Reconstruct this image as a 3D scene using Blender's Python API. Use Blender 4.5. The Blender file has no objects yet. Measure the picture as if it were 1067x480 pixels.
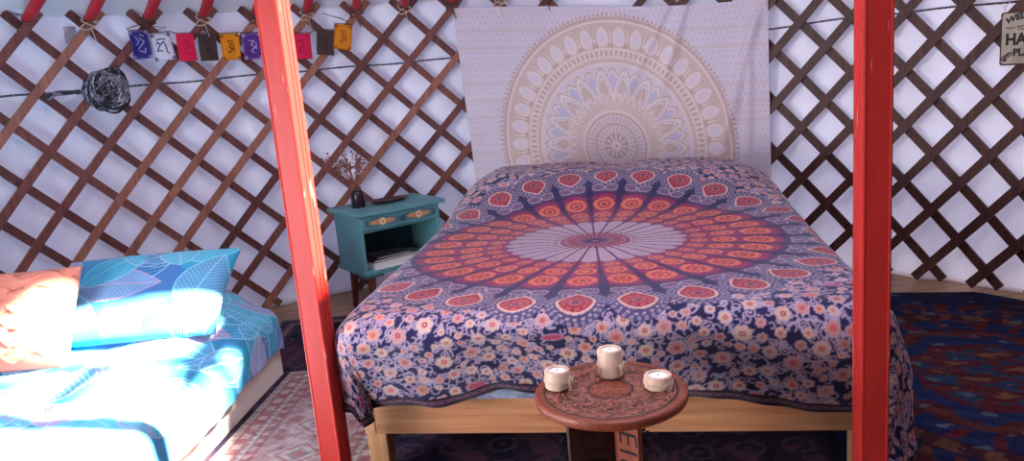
import bpy, bmesh, math, random
import numpy as np
from mathutils import Vector, Matrix

random.seed(7)
RNG = np.random.default_rng(11)
SC = bpy.context.scene
COL = SC.collection
PI = math.pi

# ------------------------------------------------------------------ helpers
def lin(c):
    out = []
    for v in c[:3]:
        v = v / 255.0
        out.append(v / 12.92 if v <= 0.04045 else ((v + 0.055) / 1.055) ** 2.4)
    return tuple(out)

def lin_arr(a):
    a = np.clip(a / 255.0, 0, 1)
    return np.where(a <= 0.04045, a / 12.92, ((a + 0.055) / 1.055) ** 2.4)

class MB:
    """collects shapes for ONE mesh"""
    def __init__(self):
        self.v = []; self.f = []
    def add(self, verts, faces):
        n = len(self.v)
        self.v += [tuple(p) for p in verts]
        self.f += [tuple(i + n for i in f) for f in faces]
        return self
    def box(self, c, s, rot=None):
        c = Vector(c); hx, hy, hz = s[0] / 2, s[1] / 2, s[2] / 2
        P = [Vector((x, y, z)) for z in (-hz, hz) for y in (-hy, hy) for x in (-hx, hx)]
        if rot is not None:
            P = [rot @ p for p in P]
        return self.add([c + p for p in P], [(0, 2, 3, 1), (4, 5, 7, 6), (0, 1, 5, 4), (2, 6, 7, 3), (0, 4, 6, 2), (1, 3, 7, 5)])
    def bar(self, a, b, w, t, up=(0, 0, 1)):
        """box along a->b, width w across (perp to up), thickness t along up"""
        a = Vector(a); b = Vector(b); d = (b - a); L = d.length; d.normalize()
        up = Vector(up); up = (up - d * up.dot(d)).normalized(); sd = d.cross(up)
        R = Matrix((d, sd, up)).transposed()
        return self.box((a + b) / 2, (L, w, t), R)
    def tube(self, pts, r, n=8, closed=False, cap=True):
        pts = [Vector(p) for p in pts]; m = len(pts)
        rr = r if hasattr(r, '__len__') else [r] * m
        prev = None; V = []; F = []
        for i, p in enumerate(pts):
            if closed:
                d = pts[(i + 1) % m] - pts[i - 1]
            else:
                d = pts[min(i + 1, m - 1)] - pts[max(i - 1, 0)]
            if d.length < 1e-9: d = Vector((0, 0, 1))
            d.normalize()
            if prev is None:
                a = Vector((0, 0, 1)) if abs(d.z) < .9 else Vector((1, 0, 0))
                nrm = d.cross(a).normalized()
            else:
                nrm = (prev - d * prev.dot(d))
                nrm = nrm.normalized() if nrm.length > 1e-6 else d.orthogonal().normalized()
            prev = nrm; bn = d.cross(nrm)
            for k in range(n):
                t = 2 * PI * k / n
                V.append(p + nrm * (rr[i] * math.cos(t)) + bn * (rr[i] * math.sin(t)))
        for i in range(m if closed else m - 1):
            j = (i + 1) % m
            for k in range(n):
                l = (k + 1) % n
                F.append((i * n + k, i * n + l, j * n + l, j * n + k))
        if cap and not closed:
            F.append(tuple(reversed(range(n)))); F.append(tuple((m - 1) * n + k for k in range(n)))
        return self.add(V, F)
    def lathe(self, prof, n=32, c=(0, 0, 0)):
        V = []; F = []; m = len(prof)
        for (r, z) in prof:
            for k in range(n):
                t = 2 * PI * k / n
                V.append((c[0] + r * math.cos(t), c[1] + r * math.sin(t), c[2] + z))
        for i in range(m - 1):
            for k in range(n):
                l = (k + 1) % n
                F.append((i * n + k, i * n + l, (i + 1) * n + l, (i + 1) * n + k))
        F.append(tuple(reversed(range(n)))); F.append(tuple((m - 1) * n + k for k in range(n)))
        return self.add(V, F)
    def prism(self, poly, fn0, fn1):
        """extrude 2D outline between two maps (x,y)->3D"""
        n = len(poly)
        V = [fn0(*p) for p in poly] + [fn1(*p) for p in poly]
        F = [tuple(reversed(range(n))), tuple(range(n, 2 * n))]
        for k in range(n):
            l = (k + 1) % n
            F.append((k, l, n + l, n + k))
        return self.add(V, F)
    def ball(self, c, r, n=8, m=5, s=(1, 1, 1)):
        V = []; F = []
        for i in range(1, m):
            a = PI * i / m
            for k in range(n):
                t = 2 * PI * k / n
                V.append((c[0] + s[0] * r * math.sin(a) * math.cos(t), c[1] + s[1] * r * math.sin(a) * math.sin(t), c[2] + s[2] * r * math.cos(a)))
        top = len(V); V.append((c[0], c[1], c[2] + s[2] * r)); V.append((c[0], c[1], c[2] - s[2] * r))
        for i in range(m - 2):
            for k in range(n):
                l = (k + 1) % n
                F.append((i * n + k, (i + 1) * n + k, (i + 1) * n + l, i * n + l))
        for k in range(n):
            l = (k + 1) % n
            F.append((top, k, l)); F.append((top + 1, (m - 2) * n + l, (m - 2) * n + k))
        return self.add(V, F)

def mk(name, mb, mat, parent=None, smooth=False, bevel=0.0, world=False, label=None):
    """ONE mesh object"""
    me = bpy.data.meshes.new(name)
    vs = mb.v
    if world and parent is not None:
        inv = Matrix.Rotation(-parent.rotation_euler.z, 4, 'Z') @ Matrix.Translation(-parent.location)
        vs = [tuple(inv @ Vector(p)) for p in vs]
    me.from_pydata(vs, [], mb.f)
    bm = bmesh.new(); bm.from_mesh(me)
    bmesh.ops.recalc_face_normals(bm, faces=bm.faces)
    if bevel > 0:
        es = [e for e in bm.edges if len(e.link_faces) == 2 and e.calc_face_angle(0) > 0.6]
        bmesh.ops.bevel(bm, geom=es, offset=bevel, segments=2, profile=0.5, affect='EDGES', clamp_overlap=True)
    bm.to_mesh(me); bm.free()
    me.materials.append(mat)
    if smooth:
        for p in me.polygons: p.use_smooth = True
        try: me.set_sharp_from_angle(angle=math.radians(42))
        except Exception: pass
    o = bpy.data.objects.new(name, me); COL.objects.link(o)
    if parent is not None: o.parent = parent
    if label: o['label'] = label
    return o

def tag(o, label, cat, group=None):
    o['label'] = label; o['category'] = cat
    if group: o['group'] = group
    return o

def thing(name, label, cat, loc=(0, 0, 0), rz=0.0, group=None):
    o = bpy.data.objects.new(name, None); COL.objects.link(o)
    o.empty_display_size = .05
    o.location = loc; o.rotation_euler = (0, 0, rz)
    return tag(o, label, cat, group)

def structure(o):
    o['kind'] = 'structure'; return o

def sheet(name, P, mat, colors=None, thick=0.0, parent=None, smooth=True, closed_u=False, label=None):
    """P: (nu,nv,3) array of points -> cloth-like mesh, optional per-vertex pattern and thickness"""
    nu, nv = P.shape[:2]
    ii = np.arange(nu * nv).reshape(nu, nv)
    q = np.stack([ii[:-1, :-1], ii[1:, :-1], ii[1:, 1:], ii[:-1, 1:]], -1).reshape(-1, 4)
    V = P.reshape(-1, 3).astype(np.float64)
    C = None if colors is None else colors.reshape(-1, 3)
    if thick:
        du = np.gradient(P, axis=0); dv = np.gradient(P, axis=1)
        N = np.cross(du, dv); N /= (np.linalg.norm(N, axis=-1, keepdims=True) + 1e-12)
        V2 = (P - N * thick).reshape(-1, 3)
        b = nu * nv
        q2 = q[:, ::-1] + b
        rim = np.concatenate([ii[:, 0], ii[-1, 1:], ii[::-1, -1][1:], ii[0, ::-1][1:-1]])
        r2 = np.roll(rim, -1)
        q3 = np.stack([rim, rim + b, r2 + b, r2], -1)
        V = np.concatenate([V, V2]); q = np.concatenate([q, q2, q3])
        if C is not None: C = np.concatenate([C, C])
    me = bpy.data.meshes.new(name)
    me.vertices.add(len(V)); me.vertices.foreach_set('co', V.ravel())
    me.loops.add(len(q) * 4); me.loops.foreach_set('vertex_index', q.ravel().astype(np.int32))
    me.polygons.add(len(q)); me.polygons.foreach_set('loop_start', (np.arange(len(q)) * 4).astype(np.int32))
    me.polygons.foreach_set('use_smooth', np.full(len(q), smooth))
    me.update(calc_edges=True); me.validate()
    if C is not None:
        at = me.color_attributes.new('pattern', 'FLOAT_COLOR', 'POINT')
        rgba = np.ones((len(V), 4)); rgba[:, :3] = lin_arr(C)
        at.data.foreach_set('color', rgba.ravel().astype(np.float32))
    me.materials.append(mat)
    o = bpy.data.objects.new(name, me); COL.objects.link(o)
    if parent is not None: o.parent = parent
    if label: o['label'] = label
    return o

# ------------------------------------------------------------------ materials
def mat(name, col=(200, 200, 200), rough=.6, var=.0, vscale=8.0, vcol=None, bump=0.0, bscale=60.0, metal=0.0,
        attr=False, stretch=(1, 1, 1), translucent=0.0, sheen=0.0, spec=.4, wear=None, fine=0.0, coord='Object'):
    m = bpy.data.materials.new(name); m.use_nodes = True
    nt = m.node_tree; N = nt.nodes; L = nt.links
    b = N['Principled BSDF']
    b.inputs['Roughness'].default_value = rough; b.inputs['Metallic'].default_value = metal
    b.inputs['Specular IOR Level'].default_value = spec
    if sheen: b.inputs['Sheen Weight'].default_value = sheen
    tc = N.new('ShaderNodeTexCoord'); mp = N.new('ShaderNodeMapping'); mp.inputs['Scale'].default_value = stretch
    L.new(tc.outputs[coord], mp.inputs['Vector'])
    if attr:
        a = N.new('ShaderNodeVertexColor'); a.layer_name = 'pattern'; src = a.outputs['Color']
    else:
        r = N.new('ShaderNodeRGB'); r.outputs[0].default_value = (*lin(col), 1); src = r.outputs[0]
    if var or vcol is not None:
        nz = N.new('ShaderNodeTexNoise'); nz.inputs['Scale'].default_value = vscale; nz.inputs['Detail'].default_value = 6
        nz.inputs['Roughness'].default_value = .6
        L.new(mp.outputs[0], nz.inputs['Vector'])
        cr = N.new('ShaderNodeValToRGB'); cr.color_ramp.elements[0].position = .34; cr.color_ramp.elements[1].position = .68
        L.new(nz.outputs['Fac'], cr.inputs['Fac'])
        mx = N.new('ShaderNodeMix'); mx.data_type = 'RGBA'
        if vcol is not None:
            L.new(cr.outputs['Color'], mx.inputs['Factor'])
            L.new(src, mx.inputs['A']); mx.inputs['B'].default_value = (*lin(vcol), 1)
        else:
            mx.blend_type = 'MULTIPLY'; mx.inputs['Factor'].default_value = var
            L.new(src, mx.inputs['A']); L.new(cr.outputs['Color'], mx.inputs['B'])
        src = mx.outputs['Result']
    if fine:
        nz = N.new('ShaderNodeTexNoise'); nz.inputs['Scale'].default_value = bscale; nz.inputs['Detail'].default_value = 3
        L.new(mp.outputs[0], nz.inputs['Vector'])
        mx = N.new('ShaderNodeMix'); mx.data_type = 'RGBA'; mx.blend_type = 'MULTIPLY'; mx.inputs['Factor'].default_value = fine
        L.new(src, mx.inputs['A']); L.new(nz.outputs['Fac'], mx.inputs['B']); src = mx.outputs['Result']
    if wear is not None:
        nz = N.new('ShaderNodeTexNoise'); nz.inputs['Scale'].default_value = 22; nz.inputs['Detail'].default_value = 8
        L.new(mp.outputs[0], nz.inputs['Vector'])
        cr = N.new('ShaderNodeValToRGB'); cr.color_ramp.elements[0].position = .66; cr.color_ramp.elements[1].position = .72
        L.new(nz.outputs['Fac'], cr.inputs['Fac'])
        mx = N.new('ShaderNodeMix'); mx.data_type = 'RGBA'
        L.new(cr.outputs['Color'], mx.inputs['Factor']); L.new(src, mx.inputs['A']); mx.inputs['B'].default_value = (*lin(wear), 1)
        src = mx.outputs['Result']
    L.new(src, b.inputs['Base Color'])
    if bump:
        nz = N.new('ShaderNodeTexNoise'); nz.inputs['Scale'].default_value = bscale; nz.inputs['Detail'].default_value = 4
        L.new(mp.outputs[0], nz.inputs['Vector'])
        bp = N.new('ShaderNodeBump'); bp.inputs['Strength'].default_value = bump; bp.inputs['Distance'].default_value = .01
        L.new(nz.outputs['Fac'], bp.inputs['Height']); L.new(bp.outputs[0], b.inputs['Normal'])
    if translucent:
        t = N.new('ShaderNodeBsdfTranslucent'); L.new(src, t.inputs['Color'])
        ms = N.new('ShaderNodeMixShader'); ms.inputs[0].default_value = translucent
        L.new(b.outputs[0], ms.inputs[1]); L.new(t.outputs[0], ms.inputs[2]); L.new(ms.outputs[0], N['Material Output'].inputs[0])
    return m

def wood(name, c1, c2, scale=6.0, axis=0, rough=.5, ring=14.0):
    """long wavy grain along one object axis"""
    m = bpy.data.materials.new(name); m.use_nodes = True
    nt = m.node_tree; N = nt.nodes; L = nt.links; b = N['Principled BSDF']; b.inputs['Roughness'].default_value = rough
    b.inputs['Specular IOR Level'].default_value = .35
    tc = N.new('ShaderNodeTexCoord'); mp = N.new('ShaderNodeMapping')
    s = [ring, ring, ring]; s[axis] = ring * .06
    mp.inputs['Scale'].default_value = s
    L.new(tc.outputs['Object'], mp.inputs['Vector'])
    nz = N.new('ShaderNodeTexNoise'); nz.inputs['Scale'].default_value = 2.2; nz.inputs['Detail'].default_value = 7; nz.inputs['Distortion'].default_value = .6
    L.new(mp.outputs[0], nz.inputs['Vector'])
    cr = N.new('ShaderNodeValToRGB'); e = cr.color_ramp.elements
    e[0].position = .3; e[0].color = (*lin(c2), 1); e[1].position = .7; e[1].color = (*lin(c1), 1)
    L.new(nz.outputs['Fac'], cr.inputs['Fac']); L.new(cr.outputs[0], b.inputs['Base Color'])
    bp = N.new('ShaderNodeBump'); bp.inputs['Strength'].default_value = .12; bp.inputs['Distance'].default_value = .004
    L.new(nz.outputs['Fac'], bp.inputs['Height']); L.new(bp.outputs[0], b.inputs['Normal'])
    return m

def planks(name, c1, c2, width=.11):
    m = bpy.data.materials.new(name); m.use_nodes = True
    nt = m.node_tree; N = nt.nodes; L = nt.links; b = N['Principled BSDF']; b.inputs['Roughness'].default_value = .45
    tc = N.new('ShaderNodeTexCoord'); mp = N.new('ShaderNodeMapping'); mp.inputs['Rotation'].default_value = (0, 0, math.radians(-8))
    L.new(tc.outputs['Object'], mp.inputs['Vector'])
    br = N.new('ShaderNodeTexBrick'); br.inputs['Scale'].default_value = 1.0
    br.inputs['Brick Width'].default_value = 1.4; br.inputs['Row Height'].default_value = width; br.inputs['Mortar Size'].default_value = .003
    br.inputs['Color1'].default_value = (*lin(c1), 1); br.inputs['Color2'].default_value = (*lin(c2), 1); br.inputs['Mortar'].default_value = (*lin((50, 34, 26)), 1)
    L.new(mp.outputs[0], br.inputs['Vector'])
    m2 = N.new('ShaderNodeMapping'); m2.inputs['Scale'].default_value = (1.2, 18, 1); L.new(mp.outputs[0], m2.inputs['Vector'])
    nz = N.new('ShaderNodeTexNoise'); nz.inputs['Scale'].default_value = 3; nz.inputs['Detail'].default_value = 6; L.new(m2.outputs[0], nz.inputs['Vector'])
    mx = N.new('ShaderNodeMix'); mx.data_type = 'RGBA'; mx.blend_type = 'MULTIPLY'; mx.inputs['Factor'].default_value = .6
    L.new(br.outputs['Color'], mx.inputs['A']); L.new(nz.outputs['Fac'], mx.inputs['B']); L.new(mx.outputs['Result'], b.inputs['Base Color'])
    return m

def braid(name, c1, c2, scale=150.0):
    """speckled two-colour rope"""
    m = bpy.data.materials.new(name); m.use_nodes = True
    nt = m.node_tree; N = nt.nodes; L = nt.links; b = N['Principled BSDF']; b.inputs['Roughness'].default_value = .8
    tc = N.new('ShaderNodeTexCoord')
    nz = N.new('ShaderNodeTexNoise'); nz.inputs['Scale'].default_value = scale; nz.inputs['Detail'].default_value = 2
    L.new(tc.outputs['Object'], nz.inputs['Vector'])
    cr = N.new('ShaderNodeValToRGB'); e = cr.color_ramp.elements
    e[0].position = .5; e[0].color = (*lin(c1), 1); e[1].position = .6; e[1].color = (*lin(c2), 1)
    L.new(nz.outputs['Fac'], cr.inputs['Fac']); L.new(cr.outputs[0], b.inputs['Base Color'])
    bp = N.new('ShaderNodeBump'); bp.inputs['Strength'].default_value = .6; bp.inputs['Distance'].default_value = .003
    L.new(nz.outputs['Fac'], bp.inputs['Height']); L.new(bp.outputs[0], b.inputs['Normal'])
    return m

M = {}
M['canvas'] = mat('canvas_wall', (236, 236, 247), .85, var=.07, vscale=2.5, bump=.35, bscale=7, translucent=.092, stretch=(1, 1, .35), spec=.2)
M['roof'] = mat('canvas_roof', (234, 232, 242), .85, var=.10, vscale=3, bump=.3, bscale=8, translucent=.028, spec=.2)
M['felt'] = mat('felt_wall', (128, 116, 118), .9, var=.12, vscale=3, bump=.3, bscale=12, spec=.1)
M['floor'] = planks('floor_boards', (196, 150, 110), (172, 126, 90))
M['slat_dark'] = wood('slat_dark', (116, 68, 64), (80, 48, 50), axis=2, ring=26)
M['slat_mid'] = wood('slat_mid', (138, 84, 76), (100, 60, 58), axis=2, ring=26)
M['slat_light'] = wood('slat_light', (170, 114, 96), (130, 82, 72), axis=2, ring=26)
M['twine'] = mat('twine', (206, 186, 166), .9, bump=.4, bscale=300)
M['twine_dark'] = mat('twine_dark', (92, 66, 66), .9, bump=.4, bscale=300)
M['red_paint'] = mat('red_paint', (184, 44, 40), .5, spec=.3, var=.18, vscale=9, stretch=(3, 3, .4), bump=.08, bscale=80, wear=(222, 120, 110))
M['pole_red'] = mat('pole_red', (190, 36, 50), .45, var=.25, vscale=14)
M['rope'] = braid('rope', (34, 34, 46), (140, 136, 150))
M['rope_grey'] = braid('rope_grey', (38, 38, 52), (128, 124, 140), 38)
M['rope_pale'] = braid('rope_pale', (104, 102, 118), (176, 172, 184), 60)
M['cloth'] = mat('printed_cotton', attr=True, rough=.9, bump=.12, bscale=420, sheen=.15, spec=.15)
M['tapestry'] = mat('printed_tapestry', attr=True, rough=.9, bump=.10, bscale=300, spec=.1, translucent=.2)
M['rugmat'] = mat('woven_rug', attr=True, rough=.95, bump=.5, bscale=260, fine=.45, spec=.1)
M['flag'] = mat('flag_cloth', attr=True, rough=.9, bump=.1, bscale=300, spec=.1, translucent=.15)
M['bed_wood'] = wood('bed_pine', (208, 150, 110), (172, 112, 78), axis=0, ring=20, rough=.5)
M['bed_wood_side'] = wood('bed_pine_side', (214, 160, 120), (182, 126, 90), axis=1, ring=20, rough=.5)
M['bed_wood_leg'] = wood('bed_pine_leg', (212, 158, 116), (180, 124, 88), axis=2, ring=22, rough=.5)
M['mattress'] = mat('mattress_sheet', (150, 158, 182), .9, vcol=(92, 100, 132), vscale=40, bump=.2)
M['white_panel'] = mat('white_panel', (240, 232, 224), .55, var=.06, vscale=5)
M['white_mattress'] = mat('white_mattress', (232, 230, 234), .9, var=.05, bump=.1)
M['teal'] = mat('teal_paint', (98, 156, 166), .5, var=.2, vscale=7, wear=(94, 140, 142), bump=.06)
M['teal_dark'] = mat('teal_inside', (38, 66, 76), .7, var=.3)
M['motif'] = mat('drawer_motif', attr=True, rough=.5)
M['ns_leg'] = wood('nightstand_leg', (134, 70, 56), (94, 46, 40), axis=2, ring=22)
M['knob'] = mat('ceramic_knob', (46, 98, 118), .25, var=.2)
M['paper'] = mat('paper_white', (236, 234, 232), .7, var=.05, vscale=30)
M['book_dark'] = mat('book_dark', (38, 30, 40), .35, vcol=(92, 84, 96), vscale=16)
M['book_maroon'] = mat('book_maroon', (58, 32, 42), .4, var=.3)
M['metal'] = mat('spiral_wire', (180, 178, 186), .3, metal=1.0)
M['vase'] = mat('vase_dark', (44, 32, 40), .25, var=.25, vscale=14)
M['dried'] = mat('dried_stem', (112, 62, 56), .9, vcol=(150, 96, 80), vscale=60)
M['dried_bud'] = mat('dried_bud', (120, 66, 62), .9, vcol=(160, 112, 96), vscale=80)
M['dish'] = wood('dish_wood', (90, 52, 52), (60, 34, 38), axis=0, ring=20, rough=.35)
M['carved'] = mat('carved_top', attr=True, rough=.36, bump=.25, bscale=110, fine=.35)
M['table_wood'] = wood('table_wood', (150, 84, 66), (112, 56, 46), axis=2, ring=22, rough=.5)
M['shaded_board'] = wood('shaded_board', (62, 34, 36), (40, 24, 28), axis=2, ring=22, rough=.5)  # table wood darkened in the colour for boards standing in shade
M['inlay'] = mat('fret_black', (18, 13, 16), .6, var=.2)
M['birch'] = wood('birch', (226, 198, 178), (200, 164, 146), axis=2, ring=18, rough=.6)
M['wax'] = mat('wax', (250, 246, 244), .5, var=.04)
M['sign_face'] = mat('sign_face', (190, 182, 164), .5, vcol=(146, 138, 126), vscale=11)
M['sign_edge'] = mat('sign_edge', (70, 56, 48), .6, var=.4, vscale=20)
M['sign_ink'] = mat('sign_ink', (34, 28, 32), .6, var=.2)
M['grey_patch'] = mat('grey_patch', (186, 182, 198), .8, vcol=(150, 146, 162), vscale=40)

# ------------------------------------------------------------------ painter for printed cloth
class Canvas:
    def __init__(s, x0, y0, x1, y1, res, bg):
        s.x0, s.y0 = x0, y0
        s.nx = int(round((x1 - x0) / res)) + 1; s.ny = int(round((y1 - y0) / res)) + 1
        s.res = res
        s.X, s.Y = np.meshgrid(x0 + np.arange(s.nx) * res, y0 + np.arange(s.ny) * res, indexing='ij')
        s.C = np.empty((s.nx, s.ny, 3)); s.C[:] = bg
    def win(s, cx, cy, r):
        i0 = max(0, int((cx - r - s.x0) / s.res)); i1 = min(s.nx, int((cx + r - s.x0) / s.res) + 2)
        j0 = max(0, int((cy - r - s.y0) / s.res)); j1 = min(s.ny, int((cy + r - s.y0) / s.res) + 2)
        if i0 >= i1 or j0 >= j1: return None
        return slice(i0, i1), slice(j0, j1)
    def blend(s, w, mask, col):
        a = np.clip(mask, 0, 1)[..., None]
        s.C[w] = s.C[w] * (1 - a) + np.array(col) * a
    def disc(s, cx, cy, r, col, soft=None):
        w = s.win(cx, cy, r + s.res * 2)
        if not w: return
        d = np.hypot(s.X[w] - cx, s.Y[w] - cy)
        s.blend(w, (r - d) / s.res + .5, col)
    def ring(s, cx, cy, r, t, col, a0=None, a1=None):
        w = s.win(cx, cy, r + t + s.res * 2)
        if not w: return
        dx, dy = s.X[w] - cx, s.Y[w] - cy
        d = np.abs(np.hypot(dx, dy) - r); m = (t - d) / s.res + .5
        if a0 is not None:
            an = (np.arctan2(dy, dx) - a0) % (2 * PI); m = np.where(an < (a1 - a0), m, 0)
        s.blend(w, m, col)
    def flower(s, cx, cy, r, n, ph, col, edge, core):
        w = s.win(cx, cy, r * 1.3)
        if not w: return
        dx, dy = s.X[w] - cx, s.Y[w] - cy; d = np.hypot(dx, dy); a = np.arctan2(dy, dx)
        R = r * (.74 + .26 * np.abs(np.cos(n * (a - ph) / 2)) ** .55)
        s.blend(w, (R * 1.16 - d) / s.res + .5, edge)
        s.blend(w, (R * .94 - d) / s.res + .5, col)
        sp = (np.abs(np.sin(n * (a - ph) / 2)) > .95) & (d > r * .34)
        s.blend(w, np.where(sp, (R * .9 - d) / s.res + .5, 0) * .6, edge)
        s.blend(w, (r * .36 - d) / s.res + .5, core)
        s.blend(w, (r * .16 - d) / s.res + .5, col)
    def ell(s, cx, cy, a, b, ang, col, soft=1.0):
        w = s.win(cx, cy, max(a, b) + s.res * 2)
        if not w: return
        dx, dy = s.X[w] - cx, s.Y[w] - cy; c, q = math.cos(ang), math.sin(ang)
        u = (dx * c + dy * q) / a; v = (-dx * q + dy * c) / b
        s.blend(w, (1 - np.hypot(u, v)) * min(a, b) / s.res + .5, col)
    def line(s, pts, t, col):
        for (x0, y0), (x1, y1) in zip(pts[:-1], pts[1:]):
            L = math.hypot(x1 - x0, y1 - y0)
            w = s.win((x0 + x1) / 2, (y0 + y1) / 2, L / 2 + t + s.res * 2)
            if not w or L < 1e-9: continue
            k = np.clip(((s.X[w] - x0) * (x1 - x0) + (s.Y[w] - y0) * (y1 - y0)) / L ** 2, 0, 1)
            d = np.hypot(s.X[w] - x0 - k * (x1 - x0), s.Y[w] - y0 - k * (y1 - y0))
            s.blend(w, (t - d) / s.res + .5, col)
    def leaf(s, cx, cy, ang, L, W, fill, edge, t, veins=7):
        w = s.win(cx, cy, L)
        if not w: return
        c, q = math.cos(ang), math.sin(ang)
        dx, dy = s.X[w] - cx, s.Y[w] - cy
        u = (dx * c + dy * q) / L + .5; v = (-dx * q + dy * c)
        uu = np.clip(u, 0, 1); H = W * np.sin(PI * uu ** .8) ** .9
        ins = (u > 0) & (u < 1)
        m = np.where(ins, (H - np.abs(v)) / s.res + .5, 0)
        if fill is not None: s.blend(w, m, fill)
        e = np.where(ins & (m > 0), 1 - np.clip((np.abs(H - np.abs(v)) - t) / s.res + .5, 0, 1), 0)
        s.blend(w, e, edge)
        mid = np.where(ins, (t * .8 - np.abs(v)) / s.res + .5, 0); s.blend(w, mid, edge)
        k = ((u - np.abs(v) / L * .9) * veins * 2) % 1.0
        vv = np.where(ins & (m > .5), (t * .7 - np.abs(k - .5) * L / (veins * 2)) / s.res + .5, 0)
        s.blend(w, vv * .8, edge)

def smooth(a, b, x):
    t = np.clip((x - a) / (b - a), 0, 1); return t * t * (3 - 2 * t)

def vnoise(x, y, seed=0, oct=3):
    """cheap smooth pseudo-noise from sines, about -1..1"""
    r = np.random.default_rng(seed); out = 0; amp = 1; tot = 0; f = 1
    for o in range(oct):
        for _ in range(3):
            a = r.uniform(0, 2 * PI); ph = r.uniform(0, 2 * PI); k = f * r.uniform(.7, 1.4)
            out = out + amp * np.sin(k * (x * math.cos(a) + y * math.sin(a)) + ph); tot += amp
        amp *= .55; f *= 2.1
    return out / tot * 1.8

# ------------------------------------------------------------------ camera
cam_d = bpy.data.cameras.new('camera'); cam = bpy.data.objects.new('camera', cam_d); COL.objects.link(cam)
CP = (0.009, -2.12, 1.285); YAW, PIT, ROL, FPX = -0.02, 0.208, -0.086, 831.443
fw = Vector((math.sin(YAW) * math.cos(PIT), math.cos(YAW) * math.cos(PIT), -math.sin(PIT)))
rt = Vector((math.cos(YAW), -math.sin(YAW), 0)); up = rt.cross(fw)
r2 = rt * math.cos(ROL) + up * math.sin(ROL); u2 = up * math.cos(ROL) - rt * math.sin(ROL)
mw = Matrix((r2, u2, -fw)).transposed().to_4x4(); mw.translation = CP
cam.matrix_world = mw
cam_d.sensor_width = 36; cam_d.lens = FPX / 1067 * 36; cam_d.clip_start = .02
SC.camera = cam

# ------------------------------------------------------------------ the round room
R = 2.75                      # radius of the lattice
ZT, DZ = 1.617, .140          # height of its top row of crossings, half row
def cyl(th, r, z): return Vector((r * math.sin(th), r * math.cos(th), z))

fl = MB(); fl.lathe([(2.95, -.06), (2.95, 0), (.001, 0)], 96)
structure(mk('floor', fl, M['floor']))
# canvas wall, felt behind the camera, closed all round
def wall_sheet(name, a0, a1, n, z0, z1, m, r=2.81):
    th = np.linspace(a0, a1, n); z = np.linspace(z0, z1, 60)
    T, Z = np.meshgrid(th, z, indexing='ij')
    rr = r + .006 * np.sin(T * 41) * np.sin(Z * 3 + T * 5) + .004 * np.sin(T * 97 + Z * 2) + .012 * smooth(.35, 0, Z) * np.sin(T * 60)
    P = np.stack([rr * np.sin(T), rr * np.cos(T), Z], -1)
    return structure(sheet(name, P, m, thick=-.006))
wall_sheet('wall_back', -1.75, 1.75, 420, -.002, 1.70, M['canvas'])
wall_sheet('wall_front', 1.75, 2 * PI - 1.75, 340, -.002, 1.70, M['felt'])
CR, CZ = .85, 2.5             # crown ring
th = np.linspace(-PI, PI, 361); k = np.linspace(0, 1, 40)
T, K = np.meshgrid(th, k, indexing='ij')
rr = 2.84 + (CR + .02 - 2.84) * K; zz = 1.665 + (CZ + .06 - 1.665) * K - .025 * np.sin(K * PI)
P = np.stack([rr * np.sin(T), rr * np.cos(T), zz], -1)
structure(sheet('ceiling', P, M['roof'], thick=-.006))
# crown ring on the two posts, with unseen bars placed to shape the sunlight
cr = MB()
ring = [cyl(2 * PI * i / 64, CR, CZ) for i in range(64)]
cr.tube(ring, .04, 8, closed=True)
for (p, q, w_) in (((-.75, .405), (.75, .425), .07), ((.09, .05), (.10, .41), .09), ((-.84, .15), (.09, .068), .05), ((.09, .068), (.62, .0), .04)):
    cr.bar((p[0], p[1], CZ), (q[0], q[1], CZ), w_, .04)
structure(mk('trim_1', cr, M['pole_red'], smooth=True))
# added canvas mask over the crown, unseen, cut to shape the sun patches
fp = MB()
mask_outline = [(-.12, -1.0), (-.10, .34), (-.46, .36), (-.33, .60), (.43, .72), (.42, .44), (.47, .27), (.57, .10), (.62, .10), (.61, .56), (.92, .50), (.98, -.02), (1.0, .3), (.8, .72), (.45, 1.0), (0, 1.1), (-.7, .9), (-1.1, .3), (-1.0, -.4), (-.6, -1.0)]
fp.prism(mask_outline, lambda x, y: (x, y, CZ + .055), lambda x, y: (x, y, CZ + .06))
structure(mk('sun_mask', fp, M['roof']))

# ------------------------------------------------------------------ lattice panels
def slat_mesh(pts_th_z, r, w, t):
    """flat slat bent round the room: points (theta,z), r centre radius"""
    V = []; F = []; n = len(pts_th_z)
    for i, (a, z) in enumerate(pts_th_z):
        a0, z0 = pts_th_z[max(i - 1, 0)]; a1, z1 = pts_th_z[min(i + 1, n - 1)]
        dx, dz = (a1 - a0) * r, z1 - z0; L = math.hypot(dx, dz)
        px, pz = -dz / L, dx / L
        for (s, q) in ((-1, -1), (1, -1), (1, 1), (-1, 1)):
            V.append(cyl(a + s * px * w / 2 / r, r + q * t / 2, z + s * pz * w / 2))
    for i in range(n - 1):
        for q in range(4):
            l = (q + 1) % 4
            F.append((i * 4 + q, i * 4 + l, i * 4 + 4 + l, i * 4 + 4 + q))
    F.append((0, 1, 2, 3)); F.append(tuple((n - 1) * 4 + q for q in (3, 2, 1, 0)))
    mb = MB(); mb.add(V, F); return mb

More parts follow.
